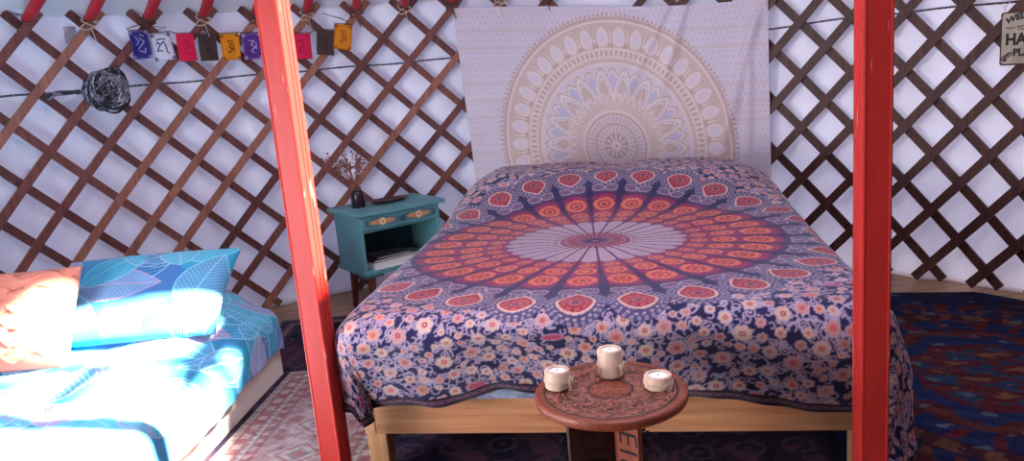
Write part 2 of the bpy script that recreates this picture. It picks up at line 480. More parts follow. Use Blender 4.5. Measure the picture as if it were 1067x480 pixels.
def lattice(name, label, th0, dth, imin, imax, zsh, width, mats, light):
    mid = th0 + dth * (imin + imax) / 2
    root = thing(name, label, 'lattice', cyl(mid, R, 0))
    JT, JB = -.52, (ZT - zsh) / DZ - .18
    k = 0
    for sgn, rad in ((1, R - .026), (-1, R)):
        lo, hi = (imin, imax + 12) if sgn == 1 else (imin - 12, imax)
        for c in range(lo, hi + 1):
            if c % 2: continue
            # i + sgn*j = c
            js = [j for j in np.linspace(JT, JB, 26) if imin - .3 <= c - sgn * j <= imax + .3]
            if len(js) < 4: continue
            pts = [(th0 + dth * (c - sgn * j), ZT - zsh - DZ * j) for j in js]
            k += 1
            if sgn == 1: mm = M['slat_light'] if c in light else M['slat_mid' if (k * 7) % 3 else 'slat_dark']
            else: mm = M['slat_dark'] if (k * 5) % 4 else M['slat_mid']
            if mats: mm = mats
            mk('slat', slat_mesh(pts, rad, width, .013), mm, root, world=True)
    return root
TH0, DTH = -.935, .051
latL = lattice('wall_lattice', 'brown criss-cross wooden lattice on the white wall left of the hanging tapestry', TH0, DTH, -9, 21, 0, .040, None,
               (2, 8, 10, 12, 18))
M['slat_right_shaded'] = wood('slat_right_shaded', (88, 50, 46), (58, 34, 34), axis=2, ring=26)  # right slats darkened in the colour to stand for backlit shade
TH0R, DTHR = .598, .048
latR = lattice('wall_lattice', 'brown criss-cross wooden lattice on the white wall right of the hanging tapestry', TH0R, DTHR, -7, 15, -.019 - 2 * DZ + 2 * DZ, .044, M['slat_right_shaded'], ())
for i in range(2, 21, 2):     # twine lashings in the forks that carry the poles
    a = TH0 + DTH * i; tw = MB()
    rnd = random.Random(i)
    for q in range(2):
        w = .034 + .008 * rnd.random(); h = .022 + .012 * rnd.random(); zz = ZT + .006 + .014 * q
        pts = [cyl(a + w * math.cos(t) / R, R - .045 - .004 * math.sin(2 * t), zz + h * math.sin(t) * .5 + .012 * math.cos(t) * (-1) ** q) for t in np.linspace(0, 2 * PI, 20)[:-1]]
        tw.tube(pts, .0032, 5, closed=True)
    e = [cyl(a + (.004 + .01 * s) / R, R - .05 - .004 * s, ZT - .01 - .05 * s * (1 + .3 * rnd.random())) for s in np.linspace(0, 1, 6)]
    tw.tube(e, .0026, 5)
    mk('twine_tie', tw, M['twine' if i % 4 else 'twine_dark'], latL, world=True, smooth=True)

# ------------------------------------------------------------------ roof poles
names = ['leftmost red roof pole resting in a lattice fork', 'second red roof pole from the left, above the rope coil',
         'third red roof pole from the left, above the blue flag', 'fourth red roof pole from the left, above the red flag',
         'red roof pole half hidden behind the sunlit left post', 'red roof pole above the dark brown flag right of the left post',
         'red roof pole above the orange flag at the end of the string', 'red roof pole with dark frayed ties, second left of the tapestry',
         'red roof pole at the upper left corner of the tapestry', 'red pole stub peeking over the tapestry edge, left one of two',
         'red pole stub peeking over the tapestry edge, right one of two']
for n_, i in enumerate(range(0, 21, 2)):
    a = TH0 + DTH * i
    base = cyl(a, R - .038, ZT + .028); tip = cyl(a, CR + .02, CZ)
    root = thing('roof_pole', names[n_], 'roof pole', base, 0, 'red roof poles')
    p = MB(); d = (tip - base)
    pts = [base + d * s for s in (0, .012, .03, .08, .3, .6, 1)]
    p.tube(pts, [.012, .022, .025, .026, .026, .026, .022], 12)
    mk('pole', p, M['pole_red'], root, world=True, smooth=True)
    t_ = MB()
    q0 = base + d * .018
    t_.tube([q0 + Vector((.029 * math.cos(s), .029 * math.sin(s) * .6, .029 * math.sin(s) * .8)) for s in np.linspace(0, 2 * PI, 17)[:-1]], .003, 5, closed=True)
    mk('cord_loop', t_, M['twine_dark'], root, world=True, smooth=True)

# ------------------------------------------------------------------ posts
def post(label, x, y, ang, wear):
    root = thing('roof_post', label, 'post', (x, y, 0), ang)
    s = .068
    b = MB()
    b.box((0, 0, CZ / 2 + .0), (s, s, CZ - .06))
    mk('shaft', b, M['red_paint'], root, bevel=.006)
    g = MB()      # narrow beads down the arrises
    for (sx, sy) in ((1, -1), (-1, -1)):
        g.tube([(sx * (s / 2 - .004), sy * (s / 2 - .004), .03), (sx * (s / 2 - .004), sy * (s / 2 - .004), CZ - .03)], .0055, 8)
    for q in (-.008, .010): g.tube([(wear * s / 2, q, .03), (wear * s / 2, q, CZ - .03)], .0028, 6)
    c = MB(); c.box((0, 0, CZ - .015), (.12, .10, .03)); mk('capital', c, M['red_paint'], root, bevel=.006); mk('edge_bead', g, M['red_paint'], root, smooth=True)
    f = MB(); f.box((0, 0, .015), (.10, .10, .03)); mk('foot', f, M['red_paint'], root, bevel=.006)
    return root
def face_angle(x, y, deg):    # wide face (-y) turned `deg` to the camera's right of facing it
    v = math.atan2(CP[1] - y, CP[0] - x)
    return v + PI / 2 + math.radians(deg)
PLX, PLY = -.624, .10
PRX, PRY = .842, -.22
post('red painted square roof post on the left, sunlight down one edge', PLX, PLY, face_angle(PLX, PLY, -31), 1)
post('darker red square roof post in front of the bed\'s right corner', PRX, PRY, face_angle(PRX, PRY, 21), -1)

# ------------------------------------------------------------------ rope along the wall and its coil
def rope_pt(a):
    z = np.interp(a, [-1.05, -.83, -.5, -.11, .54, .70, .98, 1.15], [1.322, 1.320, 1.331, 1.332, 1.340, 1.356, 1.358, 1.36])
    return cyl(a, R - .0135, float(z) + .003 * math.sin(a * 31))
rp = MB(); rp.tube([rope_pt(a) for a in np.linspace(-1.15, 1.15, 240)], .0052, 7)
tag(mk('tension_rope', rp, M['rope'], smooth=True), 'thin black and white braided rope stretched along the lattice wall', 'rope')
cth = math.radians(-47.4); cc = cyl(cth, R - .062, 1.315)
root = thing('rope_coil', 'bundle of coiled grey and black rope on the left lattice', 'rope coil', cc)
ex = Vector((math.cos(cth), -math.sin(cth), 0)); ey = Vector((0, 0, 1)); ez = Vector((-math.sin(cth), -math.cos(cth), 0))
cw = MB(); rnd = random.Random(4)
for q in range(26):
    r0 = rnd.uniform(.062, .098); ph = rnd.uniform(0, 6.28); ox, oy = rnd.uniform(-.012, .012), rnd.uniform(-.012, .012); tl = rnd.uniform(-.3, .3)
    pts = []
    for t in np.linspace(0, 2 * PI, 41)[:-1]:
        rad = min(.104, r0 + .010 * math.sin(3 * t + ph))
        x, y = rad * math.cos(t) + ox, rad * math.sin(t) + oy
        d = .022 * math.sin(2 * t + ph) * .6 + tl * .05 * math.sin(t + ph) + (.104 - rad) * .35
        pts.append(cc + ex * x + ey * y + ez * (d))
    cw.tube(pts, .006, 6, closed=True)
mk('coils', cw, M['rope_grey'], root, world=True, smooth=True)
cw = MB()
for q in range(22):
    a0 = rnd.uniform(0, 6.28); r0 = rnd.uniform(.045, .096); ln_ = rnd.uniform(1.0, 2.4); dr = rnd.uniform(-.03, .03); pts = []
    for t in np.linspace(0, 1, 16):
        rad = min(.103, r0 + dr * t + .006 * math.sin(7 * t + q)); a = a0 + ln_ * t
        lift_ = .030 + (.104 - rad) * .35 - .03 * (2 * t - 1) ** 4
        pts.append(cc + ex * rad * math.cos(a) + ey * rad * math.sin(a) + ez * lift_)
    cw.tube(pts, .0042, 6)
mk('strands', cw, M['rope_pale'], root, world=True, smooth=True, label='pale grey strands over the dark coil')
cw = MB()
for q in range(9):
    a0 = rnd.uniform(0, 6.28); pts = []
    for t in np.linspace(-1, 1, 12):
        u, v = .055 * t, .018 * math.sin(3 * t + q) + rnd.uniform(-.002, .002) + .03 * (q / 4 - 1)
        pts.append(cc + ex * (u * math.cos(a0) - v * math.sin(a0) + .012) + ey * (u * math.sin(a0) + v * math.cos(a0)) + ez * (.022 - .02 * abs(t) + .004 * q / 2))
    cw.tube(pts, .006, 6)
mk('wrapped_middle', cw, M['rope'], root, world=True, smooth=True, label='lighter wrapped middle of the coil')
cw = MB()
p0 = cc - ex * .095; p1 = cyl(cth - .085, R - .05, 1.318) ; p2 = cyl(cth - .10, R - .05, 1.298)
for q in (-1, 1):
    cw.tube([p0 + ey * .006 * q, (p0 + p1) / 2 + ey * .003 * q + ez * .01, p1 + ey * .006 * q, p2 + ey * (.004 * q)], .007, 7)
mk('tail', cw, M['rope_grey'], root, world=True, smooth=True)

# small faded cloth patch stuck on the canvas
pt = cyl(TH0 + DTH * 1.55, 2.795, 1.585)
a = TH0 + DTH * 1.55
gp = MB(); gp.bar(pt + Vector((0, 0, -.04)), pt + Vector((0, 0, .04)), .05, .004, up=(math.sin(a), math.cos(a), 0))
tag(mk('cloth_patch', gp, M['grey_patch']), 'small faded grey patch on the canvas left of the blue flag', 'patch')

# ------------------------------------------------------------------ prayer flags
flags = [  # px left, right -> theta ; top z ; colour ; ink ; glyph ; tilt
    (-44.15, -42.2, 1.590, (58, 52, 128), (170, 176, 214), 0, .03),
    (-42.1, -39.9, 1.575, (220, 220, 236), (56, 58, 104), 1, .05),
    (-39.3, -37.4, 1.566, (226, 44, 84), (190, 26, 66), 2, .0),
    (-37.0, -35.0, 1.560, (78, 64, 62), (58, 46, 50), 3, -.01),
    (-34.6, -32.5, 1.556, (236, 148, 40), (126, 60, 36), 4, .0),
    (-32.2, -30.0, 1.552, (98, 56, 138), (196, 180, 220), 5, .0),
    (-29.6, -27.0, 1.545, (220, 218, 232), (56, 58, 104), 1, .0),
    (-26.6, -24.3, 1.533, (226, 44, 92), (190, 26, 66), 2, -.04),
    (-23.5, -21.4, 1.545, (82, 66, 64), (60, 46, 50), 3, -.12),
    (-21.3, -19.2, 1.568, (230, 142, 44), (140, 70, 36), 4, -.16)]
glyphs = {
    0: [[(.3, .8), (.45, .62), (.3, .5)], [(.5, .75), (.7, .6), (.5, .45), (.35, .36)], [(.55, .85), (.75, .8)], [(.4, .3), (.65, .22), (.7, .36)]],
    1: [[(.26, .60), (.34, .68), (.43, .60), (.28, .42), (.24, .36), (.36, .38), (.46, .34)], [(.46, .60), (.60, .68), (.66, .56), (.66, .30), (.74, .24)], [(.30, .76), (.5, .80), (.7, .76)]],
    2: [[(.35, .7), (.6, .7), (.6, .5), (.4, .45), (.4, .3), (.65, .28)], [(.5, .8), (.5, .7)]],
    3: [[(.32, .72), (.66, .7)], [(.4, .6), (.62, .5), (.4, .38), (.6, .28)]],
    4: [[(.36, .74), (.64, .72)], [(.40, .66), (.58, .6), (.42, .5), (.6, .42), (.44, .28), (.34, .36)], [(.66, .6), (.66, .34)]],
    5: [[(.36, .72), (.6, .7), (.42, .56), (.62, .46), (.42, .34), (.56, .24)], [(.68, .64), (.68, .4)]]}
Rf = R - .055
root = thing('prayer_flags', 'string of small coloured prayer flags hung across the left lattice', 'flags', cyl(math.radians(-32), Rf, 1.42))
words = ['blue flag', 'white flag', 'red flag', 'brown flag', 'orange flag', 'purple flag', 'white flag', 'crimson flag', 'dark brown flag tilted', 'orange flag tilted']
for (a0, a1, zt, c, ink, g, tilt), wd in zip(flags, words):
    FW = math.radians(a1 - a0) * Rf; FH = .138
    cv = Canvas(0, 0, 1, 1 * FH / FW, .022, c)
    hh = FH / FW
    if g in (0, 1, 4, 5):
        for (x, y) in ((.1, .1), (.9, .1), (.1, hh - .1), (.9, hh - .1)):
            cv.ring(x, y, .07, .02, ink); cv.disc(x, y, .03, ink)
        cv.line([(.05, .05), (.95, .05), (.95, hh - .05), (.05, hh - .05), (.05, .05)], .008, ink)
    for st in glyphs[g]:
        cv.line([(x, y * hh) for x, y in st], .026, ink)
    u = np.linspace(0, 1, cv.nx)[:, None]; v = np.linspace(0, 1, cv.ny)[None, :]
    U = u + 0 * v; V = v + 0 * u
    x = (U - .5) * FW; y = (V - 1) * FH
    xr = x * math.cos(tilt) - y * math.sin(tilt); yr = x * math.sin(tilt) + y * math.cos(tilt)
    am = math.radians((a0 + a1) / 2)
    rad = Rf + .008 * np.sin(U * 5 + g) * (1 - V) - .012 * (1 - V) * np.sin(V * 3 + g)
    A = am + xr / Rf
    P = np.stack([rad * np.sin(A), rad * np.cos(A), zt + yr], -1) - np.array(root.location)
    sheet('flag', P, M['flag'], cv.C, thick=.0015, parent=root, label=wd)
st = MB()
zs = [(-42.45, 1.612)] + [(a, z) for f in flags for (a, z) in ((f[0], f[2] + .003 + (f[1] - f[0]) * .5 * math.radians(1) * Rf * -math.sin(f[6])), (f[1], f[2] + .003 + (f[1] - f[0]) * .5 * math.radians(1) * Rf * math.sin(f[6])))] + [(-20.4, 1.60), (-22.6, 1.635)]
zs[0] = (-44.3, 1.60)
st.tube([cyl(math.radians(-42.45), Rf - .003, 1.625)] + [cyl(math.radians(a), Rf - .003, z) for a, z in zs], .0028, 6)
st.tube([cyl(math.radians(-24.4), Rf + .01, 1.62), cyl(math.radians(-23.6), Rf, 1.57), cyl(math.radians(-23.2), Rf, 1.55)], .003, 6)
st.tube([cyl(math.radians(-42.2), Rf, 1.612), cyl(math.radians(-41.3), Rf - .01, 1.606), cyl(math.radians(-40.2), Rf - .01, 1.60), cyl(math.radians(-41.0), Rf - .01, 1.59), cyl(math.radians(-41.8), Rf - .01, 1.60)], .002, 5)
mk('string', st, M['twine_dark'], root, world=True, smooth=True)

# ------------------------------------------------------------------ tapestry on the back wall
MR = .715
cv = Canvas(0, 0, 1.78, 1.16, .0042, (214, 206, 222))
TA0 = math.radians(-6.7); RT = 2.708
tcx = math.radians(12.35) * RT - TA0 * RT; tcz = .805 - .45     # centre of its mandala, canvas y = z - .45
dx, dy = cv.X - tcx, cv.Y - tcz
dx = dx * 1.035; dy = dy * .955; rr = np.hypot(dx, dy) / MR; an = np.arctan2(dx, dy)
GOLD, TAN, CREAM, PALE, BLUE = np.array((186, 156, 142)), np.array((202, 176, 166)), np.array((228, 212, 208)), np.array((216, 206, 220)), np.array((186, 182, 212))
C = cv.C
# faint rows of little motifs over the whole ground
yy = (cv.Y / .034) % 1.0; row = np.floor(cv.Y / .034); xx = (cv.X / .030 + .5 * (row % 2)) % 1.0
mo = (np.abs(xx - .5) + np.abs(yy - .45) * .9 < .34) & (np.abs(xx - .5) + np.abs(yy - .45) * .9 > .16)
C[mo] = (200, 186, 198)
ln = (cv.Y / .102) % 1.0 < .07; C[ln] = (204, 188, 192)
def sect(n, ph=0): return np.abs((((an - ph) * n / (2 * PI)) % 1.0) - .5) * 2     # 0 middle .. 1 edge
def band(r0, r1, col):
    a = np.clip((rr - r0) * MR / .0042 + .5, 0, 1) * np.clip((r1 - rr) * MR / .0042 + .5, 0, 1)
    C[:] = C * (1 - a[..., None]) + np.array(col) * a[..., None]
def msk(m, col, k=1.0): C[m] = C[m] * (1 - k) + np.array(col) * k
msk((rr < 1.0), GOLD); msk((rr >= 1.005) & (rr < 1.026) & (sect(170) < .45), GOLD)
band(.955, .975, CREAM); band(.0, .955, TAN)
s48 = sect(38); rl = (rr - .85) / .075
msk((rr > .765) & (rr < .945) & (s48 > .62 + (rr - .765) * 2.0), GOLD)
msk((rr > .80) & (rr < .93) & (s48 > .86 + (rr - .80) * 1.0), CREAM)
msk((s48 < .72 * np.sqrt(np.clip(1 - rl ** 2, 0, 1)) * (1 - .35 * rl)), CREAM)
msk((s48 < .42 * np.sqrt(np.clip(1 - (rl / .6) ** 2, 0, 1))), PALE)
band(.745, .765, CREAM); band(.70, .745, GOLD); msk((rr > .70) & (rr < .745) & (sect(110) < .45), CREAM)
band(.685, .70, CREAM); band(.655, .685, TAN); band(.635, .655, CREAM); band(.0, .635, PALE)
msk((rr < .635) & (rr > .45) & (((dx / .016) % 1 - .5) ** 2 + ((dy / .016) % 1 - .5) ** 2 < .06), TAN)
for n, ph, rin, tip, colr, wdt in ((18, PI / 18, .44, .615, GOLD, 1.0), (18, PI / 18, .43, .60, CREAM, .97), (18, PI / 18, .42, .575, BLUE, .80), (18, 0, .42, .62, GOLD, 1.0), (18, 0, .41, .605, CREAM, .98), (18, 0, .39, .565, BLUE, .84), (18, 0, .38, .545, CREAM, .74), (18, 0, .37, .525, GOLD, .66), (18, 0, .36, .50, TAN, .50)):
    s = sect(n, ph); e = rin + (tip - rin) * (1 - np.clip(s / wdt, 0, 1) ** 1.55)
    msk((rr < e) & (s < wdt), colr)
s = sect(40); msk((rr < .44 - .07 * s), CREAM); msk((rr < .42 - .08 * s), TAN)
msk((rr < .42) & (rr > .27) & (np.sin(rr * 190) * np.sin(an * 60) > .25), CREAM)
band(.262, .285, CREAM); band(.245, .262, GOLD); band(0, .245, PALE)
msk((rr < .235) & (rr > .175) & (sect(44) < .5), TAN)
band(.165, .178, GOLD); band(.12, .165, PALE); msk((rr < .16) & (rr > .12) & (sect(26) < .5), TAN)
band(.095, .105, GOLD); msk((rr < .095) & (rr > .04) & (sect(12) < .62), GOLD); band(.0, .035, CREAM); band(0, .014, GOLD)
fine_ = (np.sin(rr * 260) * np.sin(an * np.floor(rr * 24) * 9) > .2) & (rr < 1.0) & (rr > .24)
msk(fine_, (226, 214, 216), .45)
C[:] = np.array((222, 212, 222)) * .26 + C * .74
C *= 1.07
C += vnoise(cv.X * 14, cv.Y * 14, 5)[..., None] * 2.5
A = TA0 + cv.X / RT
zt = 1.617 + (1.501 - 1.617) * cv.X / 1.78 + .010 * np.sin(cv.X * 3.5) - .012 * np.sin(cv.X / 1.78 * PI)
Z = zt - (1.16 - cv.Y) * (1 + .0 * cv.X)
sh = (1.16 - cv.Y)
fold = 1.7 * (.016 * np.exp(-((cv.X - 1.33 + .30 * sh) / .030) ** 2) * smooth(1.0, .05, sh) + .014 * np.exp(-((cv.X - 1.24 + .52 * sh) / .022) ** 2) * smooth(.75, .0, sh) \
     + .020 * np.exp(-((cv.X - 1.74 + .28 * sh) / .035) ** 2) * smooth(.0, .15, sh) + .012 * np.exp(-((cv.X - 1.70 + .05 * sh) / .02) ** 2) * smooth(.2, .5, sh) \
     + .003 * np.sin(cv.X * 9 + sh * 2) + .002 * np.sin(cv.X * 23 - sh * 4) * smooth(0, .3, sh))
RR = RT - fold - .004 + .002 * vnoise(cv.X * 9, cv.Y * 9, 3)
AX = A + .035 * smooth(0, 1.1, sh) / RT * smooth(.6, .0, cv.X)
P = np.stack([RR * np.sin(AX), RR * np.cos(AX), Z], -1)
tag(sheet('wall_tapestry', P, M['tapestry'], np.clip(C, 0, 255), thick=-.0015), 'large pale cotton tapestry with gold mandala hung behind the bed', 'tapestry')

# ------------------------------------------------------------------ main bed
FL = np.array([-.555, .255]); BU = np.array([.9886, -.1505]); BV = np.array([.1505, .9886])
BROT = math.atan2(BU[1], BU[0]); W, BL = 1.53, 2.05
bed = thing('double_bed', 'pine platform double bed under a printed mandala cover', 'bed', (FL[0], FL[1], 0), BROT)
b = MB(); b.box((W / 2 + .01, .016, .232), (W - .036, .032, .155)); mk('foot_rail', b, M['bed_wood'], bed, bevel=.003)
b = MB(); b.box((W / 2, BL - .02, .232), (W - .036, .032, .15)); mk('head_rail', b, M['bed_wood'], bed, bevel=.003)
for x in (.0, W + .01):
    b = MB(); b.box((x + .008 if x == 0 else x + .0, BL / 2, .232), (.036, BL, .153)); mk('side_rail', b, M['bed_wood_side'], bed, bevel=.003)
for x in (.025, W - .02):
    for y in (.04, BL - .06):
        b = MB(); b.box((x, y, .0815), (.066, .066, .145)); mk('leg', b, M['bed_wood_leg'], bed, bevel=.004)
b = MB(); b.box((W / 2, BL / 2, .225), (W - .04, BL - .08, .03))
for q in range(11): b.box((W / 2, .12 + q * .18, .247), (W - .05, .08, .016))
mk('slat_base', b, M['bed_wood'], bed)
b = MB(); b.box((W / 2 + .005, BL / 2 - .06, .42), (W - .05, BL - .06 + .12, .26)); mk('mattress', b, M['mattress'], bed, bevel=.05, smooth=True, label='mattress in a grey blue sheet')

# printed cover: painted flat, then draped over the mattress
NAVY, LAV, PINK, CRM, RED, ORG, MAG = (38, 34, 78), (180, 158, 188), (206, 144, 138), (218, 178, 158), (196, 62, 78), (222, 92, 74), (150, 36, 104)
CX, CY = .735, .640                        # mandala centre on the cloth (bed coordinates)
OS, OSR, OF, OH = .25, .47, .50, .22            # overhang at left, right, foot, head
cv = Canvas(-OS, -OF, W + OSR, BL + OH, .0033, NAVY)
rnd = random.Random(21)
# curling vines
for q in range(15000):
    x, y = rnd.uniform(-OS, W + OSR), rnd.uniform(-OF, BL + OH)
    if math.hypot(x - CX, y - CY) < .80: continue
    a0 = rnd.uniform(0, 6.28); r0 = rnd.uniform(.006, .012)
    cv.ring(x, y, r0, .0024, LAV, a0, a0 + rnd.uniform(3.4, 5.6))
    if q % 4 == 0: cv.disc(x, y, .0042, (190, 160, 186))
for q in range(260):                       # long stems
    x, y = rnd.uniform(-OS, W + OSR), rnd.uniform(-OF, BL + OH)
    if math.hypot(x - CX, y - CY) < .90: continue
    a0 = rnd.uniform(0, 6.28)
    cv.ring(x, y, rnd.uniform(.05, .085), .0026, (186, 164, 196), a0, a0 + rnd.uniform(1.2, 2.6))
pts = []                                   # flowers, kept apart
cell = {}
def free(x, y, d):
    for (px, py, pd) in pts:
        if (px - x) ** 2 + (py - y) ** 2 < (d + pd) ** 2: return False
    return True
for q in range(26000):
    x, y = rnd.uniform(-OS, W + OSR), rnd.uniform(-OF + .01, BL + OH)
    if math.hypot(x - CX, y - CY) < .84: continue
    r0 = rnd.choice((.015, .018, .020, .022, .024))
    if q > 8000: r0 = .013
    if q > 18000: r0 = .010
    if free(x, y, r0 * 1.30): pts.append((x, y, r0 * 1.30))
for q, (x, y, d) in enumerate(pts):
    r0 = d / 1.30
    k = rnd.random()
    if k < .12 and r0 > .021:              # pink striped leaf
        a0 = rnd.uniform(-.35, .35)
        cv.ell(x, y, r0 * 1.55, r0 * .62, a0, LAV); cv.ell(x, y, r0 * 1.4, r0 * .48, a0, (206, 92, 116))
        for s in (-.8, -.4, 0, .4, .8): cv.line([(x + s * r0, y - r0 * .3), (x + s * r0 + .003, y + r0 * .3)], .0015, (120, 46, 84))
    else:
        col = rnd.choice((PINK, CRM, CRM, (204, 132, 126), (206, 168, 158), (212, 146, 122)))
        cv.flower(x, y, r0, rnd.choice((5, 6, 7, 8)), rnd.uniform(0, 6.28), col, rnd.choice(((198, 176, 198), (186, 158, 180))), rnd.choice((RED, (150, 60, 90), (168, 96, 110))))
# narrow border along the hem
for e, (ax, lo) in enumerate(((cv.Y, -OF), (cv.X, -OS))):
    m = (ax < lo + .035); cv.C[m] = (46, 28, 52)
m = (cv.X > W + OSR - .035); cv.C[m] = (46, 28, 52)
for x in np.arange(-OS, W + OSR, .026): cv.disc(x, -OF + .018, .007, (124, 74, 88)); cv.ring(x + .013, -OF + .018, .006, .0015, (120, 104, 130))
for y in np.arange(-OF, BL + OH, .026): cv.disc(-OS + .018, y, .007, (124, 74, 88)); cv.disc(W + OSR - .018, y, .007, (124, 74, 88))
# mandala
NS = 30
dx, dy = cv.X - CX, cv.Y - CY; dy = np.where(dy < 0, dy / .93, dy / 1.03); rr = np.hypot(dx, dy); an = np.arctan2(dy, dx)
ph = -91.0 / 180 * PI
loc = (((an - ph) * NS / (2 * PI) + .5) % 1.0) - .5        # -.5 .. .5 inside a sector
hw = PI / NS * rr; wv = loc * 2 * hw                        # tangential offset, metres
C = cv.C
def put(m, col, k=1.0): C[m] = C[m] * (1 - k) + np.array(col, float) * k
SLATE = (66, 52, 92)
e_out = .835 + np.sqrt(np.clip(1 - (loc / .5) ** 2, 0, 1)) * .085
inner = rr < e_out; put(inner, SLATE)
tex = (np.sin(rr * 420) > .2) & (np.abs(loc) < .38); put(inner & tex & (rr > .68), (112, 100, 146))
# medallions
def medal(sc): 
    u = (rr - .825) / (.076 * sc); v = wv / (.072 * sc)
    point = np.where(u < 0, np.clip(1 - .80 * np.clip(-u / 1.3, 0, 1) ** 1.8, .05, 1), 1.0)
    return np.hypot(u * np.where(u < 0, .78, 1), v / point) < 1
big = np.hypot((rr - .83) / .094, wv / .088) < 1
put(big, (88, 80, 122))
ring_ = np.hypot((rr - .83) / .092, wv / .086)
ma = np.arctan2(wv, rr - .83)
put((ring_ < 1) & (ring_ > .86) & (np.sin(ma * 26) > 0), (150, 136, 168))
put((ring_ < .82) & (ring_ > .74) & (np.sin(ma * 20 + 1) > .1), (190, 164, 176))
put(medal(.80), (226, 180, 176)); put(medal(.68), (160, 52, 74))
mm = np.hypot((rr - .832) / .04, wv / .04)
put((mm < 1) & (mm > .72) & (np.sin(ma * 9) > -.4), (196, 92, 100)); put((mm < .5), (184, 98, 112)); put(mm < .26, (90, 50, 100))
# paisley pair between ring and medallion
for sg in (-1, 1):
    u = (wv - sg * hw * .43) / (hw * .44); v = (rr - .712 - sg * wv * .16) / .026
    d = np.hypot(u, v); put((d < 1), (176, 154, 180)); put((d < .74), (92, 72, 112)); put(d < .5, (150, 112, 140)); put(d < .25, (92, 60, 100))
# red zone
e_red = .625 + .055 * np.sqrt(np.clip(1 - (loc / .47) ** 2, 0, 1))
red = rr < e_red; put(red, MAG)
put(red & (rr > e_red - .012) & (rr > .5), (104, 30, 92))
def petal(rc, hl, wf, c1, c2, c3):
    u = (rr - rc) / hl; v = wv / (hw * wf); d = np.hypot(u, v)
    put(d < 1, c1); put((d < .86) & (d > .66) & (np.sin(np.arctan2(v, u) * 14) > -.1), (238, 164, 126)); put(d < .58, c2)
    put((d < .36), (232, 130, 92)); put(d < .2, c3)
petal(.585, .066, .88, (98, 28, 84), (98, 28, 84), (98, 28, 84)); petal(.585, .060, .79, (216, 88, 80), (190, 52, 66), (120, 30, 60))
petal(.465, .053, .90, (106, 30, 84), (106, 30, 84), (106, 30, 84)); petal(.465, .047, .80, (210, 84, 84), (176, 50, 72), (216, 120, 100))
petal(.378, .036, .84, (112, 36, 76), (112, 36, 76), (112, 36, 76)); petal(.378, .031, .70, (196, 80, 88), (170, 56, 78), (210, 130, 116))
put(red & (rr > .33) & (rr < .66) & (np.sin(rr * 300 + loc * 9) > .75), (176, 66, 92), .55)
# white petals round the centre
e_wh = .285 + .055 * np.sqrt(np.clip(1 - (loc / .5) ** 2, 0, 1))
wh = rr < e_wh; put(wh, (196, 174, 190))
put(wh & (np.abs(loc) > .37), (150, 120, 160), .6)
put(wh & (np.sin(rr * 520) > .35) & (np.abs(loc) < .30) & (rr > .14), (164, 112, 140), .75)
put(wh & (rr > e_wh - .006), (120, 70, 110))
put(rr < .15, (140, 66, 100)); put((rr < .145) & (rr > .13), (206, 170, 190))
inn = rr < .128; put(inn & (np.hypot((rr - .085) / .036, wv / (hw * .85)) < 1), (196, 128, 142)); put(inn & (np.hypot((rr - .088) / .02, wv / (hw * .5)) < 1), (176, 48, 80))
put((rr < .05), (170, 120, 160)); put(rr < .012, (236, 190, 196))
# navy spokes, widening outward
sp = (np.abs(wv) > hw - (.0034 + .0128 * smooth(.30, .75, rr))) & inner & ~(big)
put(sp & (rr > .012), (40, 32, 88))
put(sp & (rr < .66), (86, 34, 88), .6)
C += vnoise(cv.X * 30, cv.Y * 30, 8)[..., None] * 4
C *= np.where(inner, .86, .90)[..., None]
np.clip(C, 0, 255, out=C)

def drape(s, t, w, l, r, ztop, flare, ov_wave, seed, f=0.0, fflare=None):
    """flat cloth coords -> draped point; edge radius r, top z(s,t); f: how far the foot end sticks out"""
    s0, s1, t0, t1 = r, w - r, r - f, l - r
    sc = np.clip(s, s0, s1); tc_ = np.clip(t, t0, t1)
    da, db = s - sc, t - tc_; h = np.hypot(da, db); d = (np.abs(da) ** 8 + np.abs(db) ** 8) ** (1 / 8)
    ux = np.where(h > 1e-9, da / np.maximum(h, 1e-9), 0); uy = np.where(h > 1e-9, db / np.maximum(h, 1e-9), 0)
    q = PI * r / 2
    fl = flare if fflare is None else flare + (fflare - flare) * np.clip(-uy, 0, 1) ** 2
    rho = np.where(d < q, r * np.sin(np.minimum(d, q) / r), r + (d - q) * np.sin(fl))
    drop = np.where(d < q, r * (1 - np.cos(np.minimum(d, q) / r)), r + (d - q) * np.cos(fl))
    hang = np.clip((d - q) / .2, 0, 1.3)
    along = s * 1.0 + t * 1.0 + np.arctan2(uy, ux) * .22
    rho = rho + ov_wave * hang * (np.sin(along * 21 + seed) * .6 + np.sin(along * 47 + seed * 2) * .35)
    x = sc + ux * rho; y = tc_ + uy * rho
    z = ztop(sc, tc_, x, y) - drop
    return x, y, z
def top_main(s, t, x, y):
    side = smooth(-.06, .22, x) * smooth(W + .06, W - .24, x)
    amp = .150 - .03 * x / W
    bump = amp * smooth(1.10, 1.62, t) * (.25 + .75 * side) * (1 - .45 * smooth(1.84, 2.05, t))
    dip = -.018 * np.exp(-((x - .78) / .10) ** 2) * smooth(1.5, 1.8, t)
    return .600 + bump + dip + .010 * np.sin(x * PI / W) + .004 * vnoise(x * 5, y * 5, 2) + .0022 * vnoise(x * 17, y * 17, 4)
x, y, z = drape(cv.X, cv.Y, W + .03, BL, .075, top_main, .05, .009, 1.3, f=.20, fflare=-.40)
x = x - .012 + .036 * smooth(W + .02, W + .22, cv.X)
low = .015 * smooth(.25, .0, cv.X) * smooth(.0, -.25, cv.Y) + .030 * smooth(1.15, 1.5, cv.X) * smooth(-.1, -.35, cv.Y)
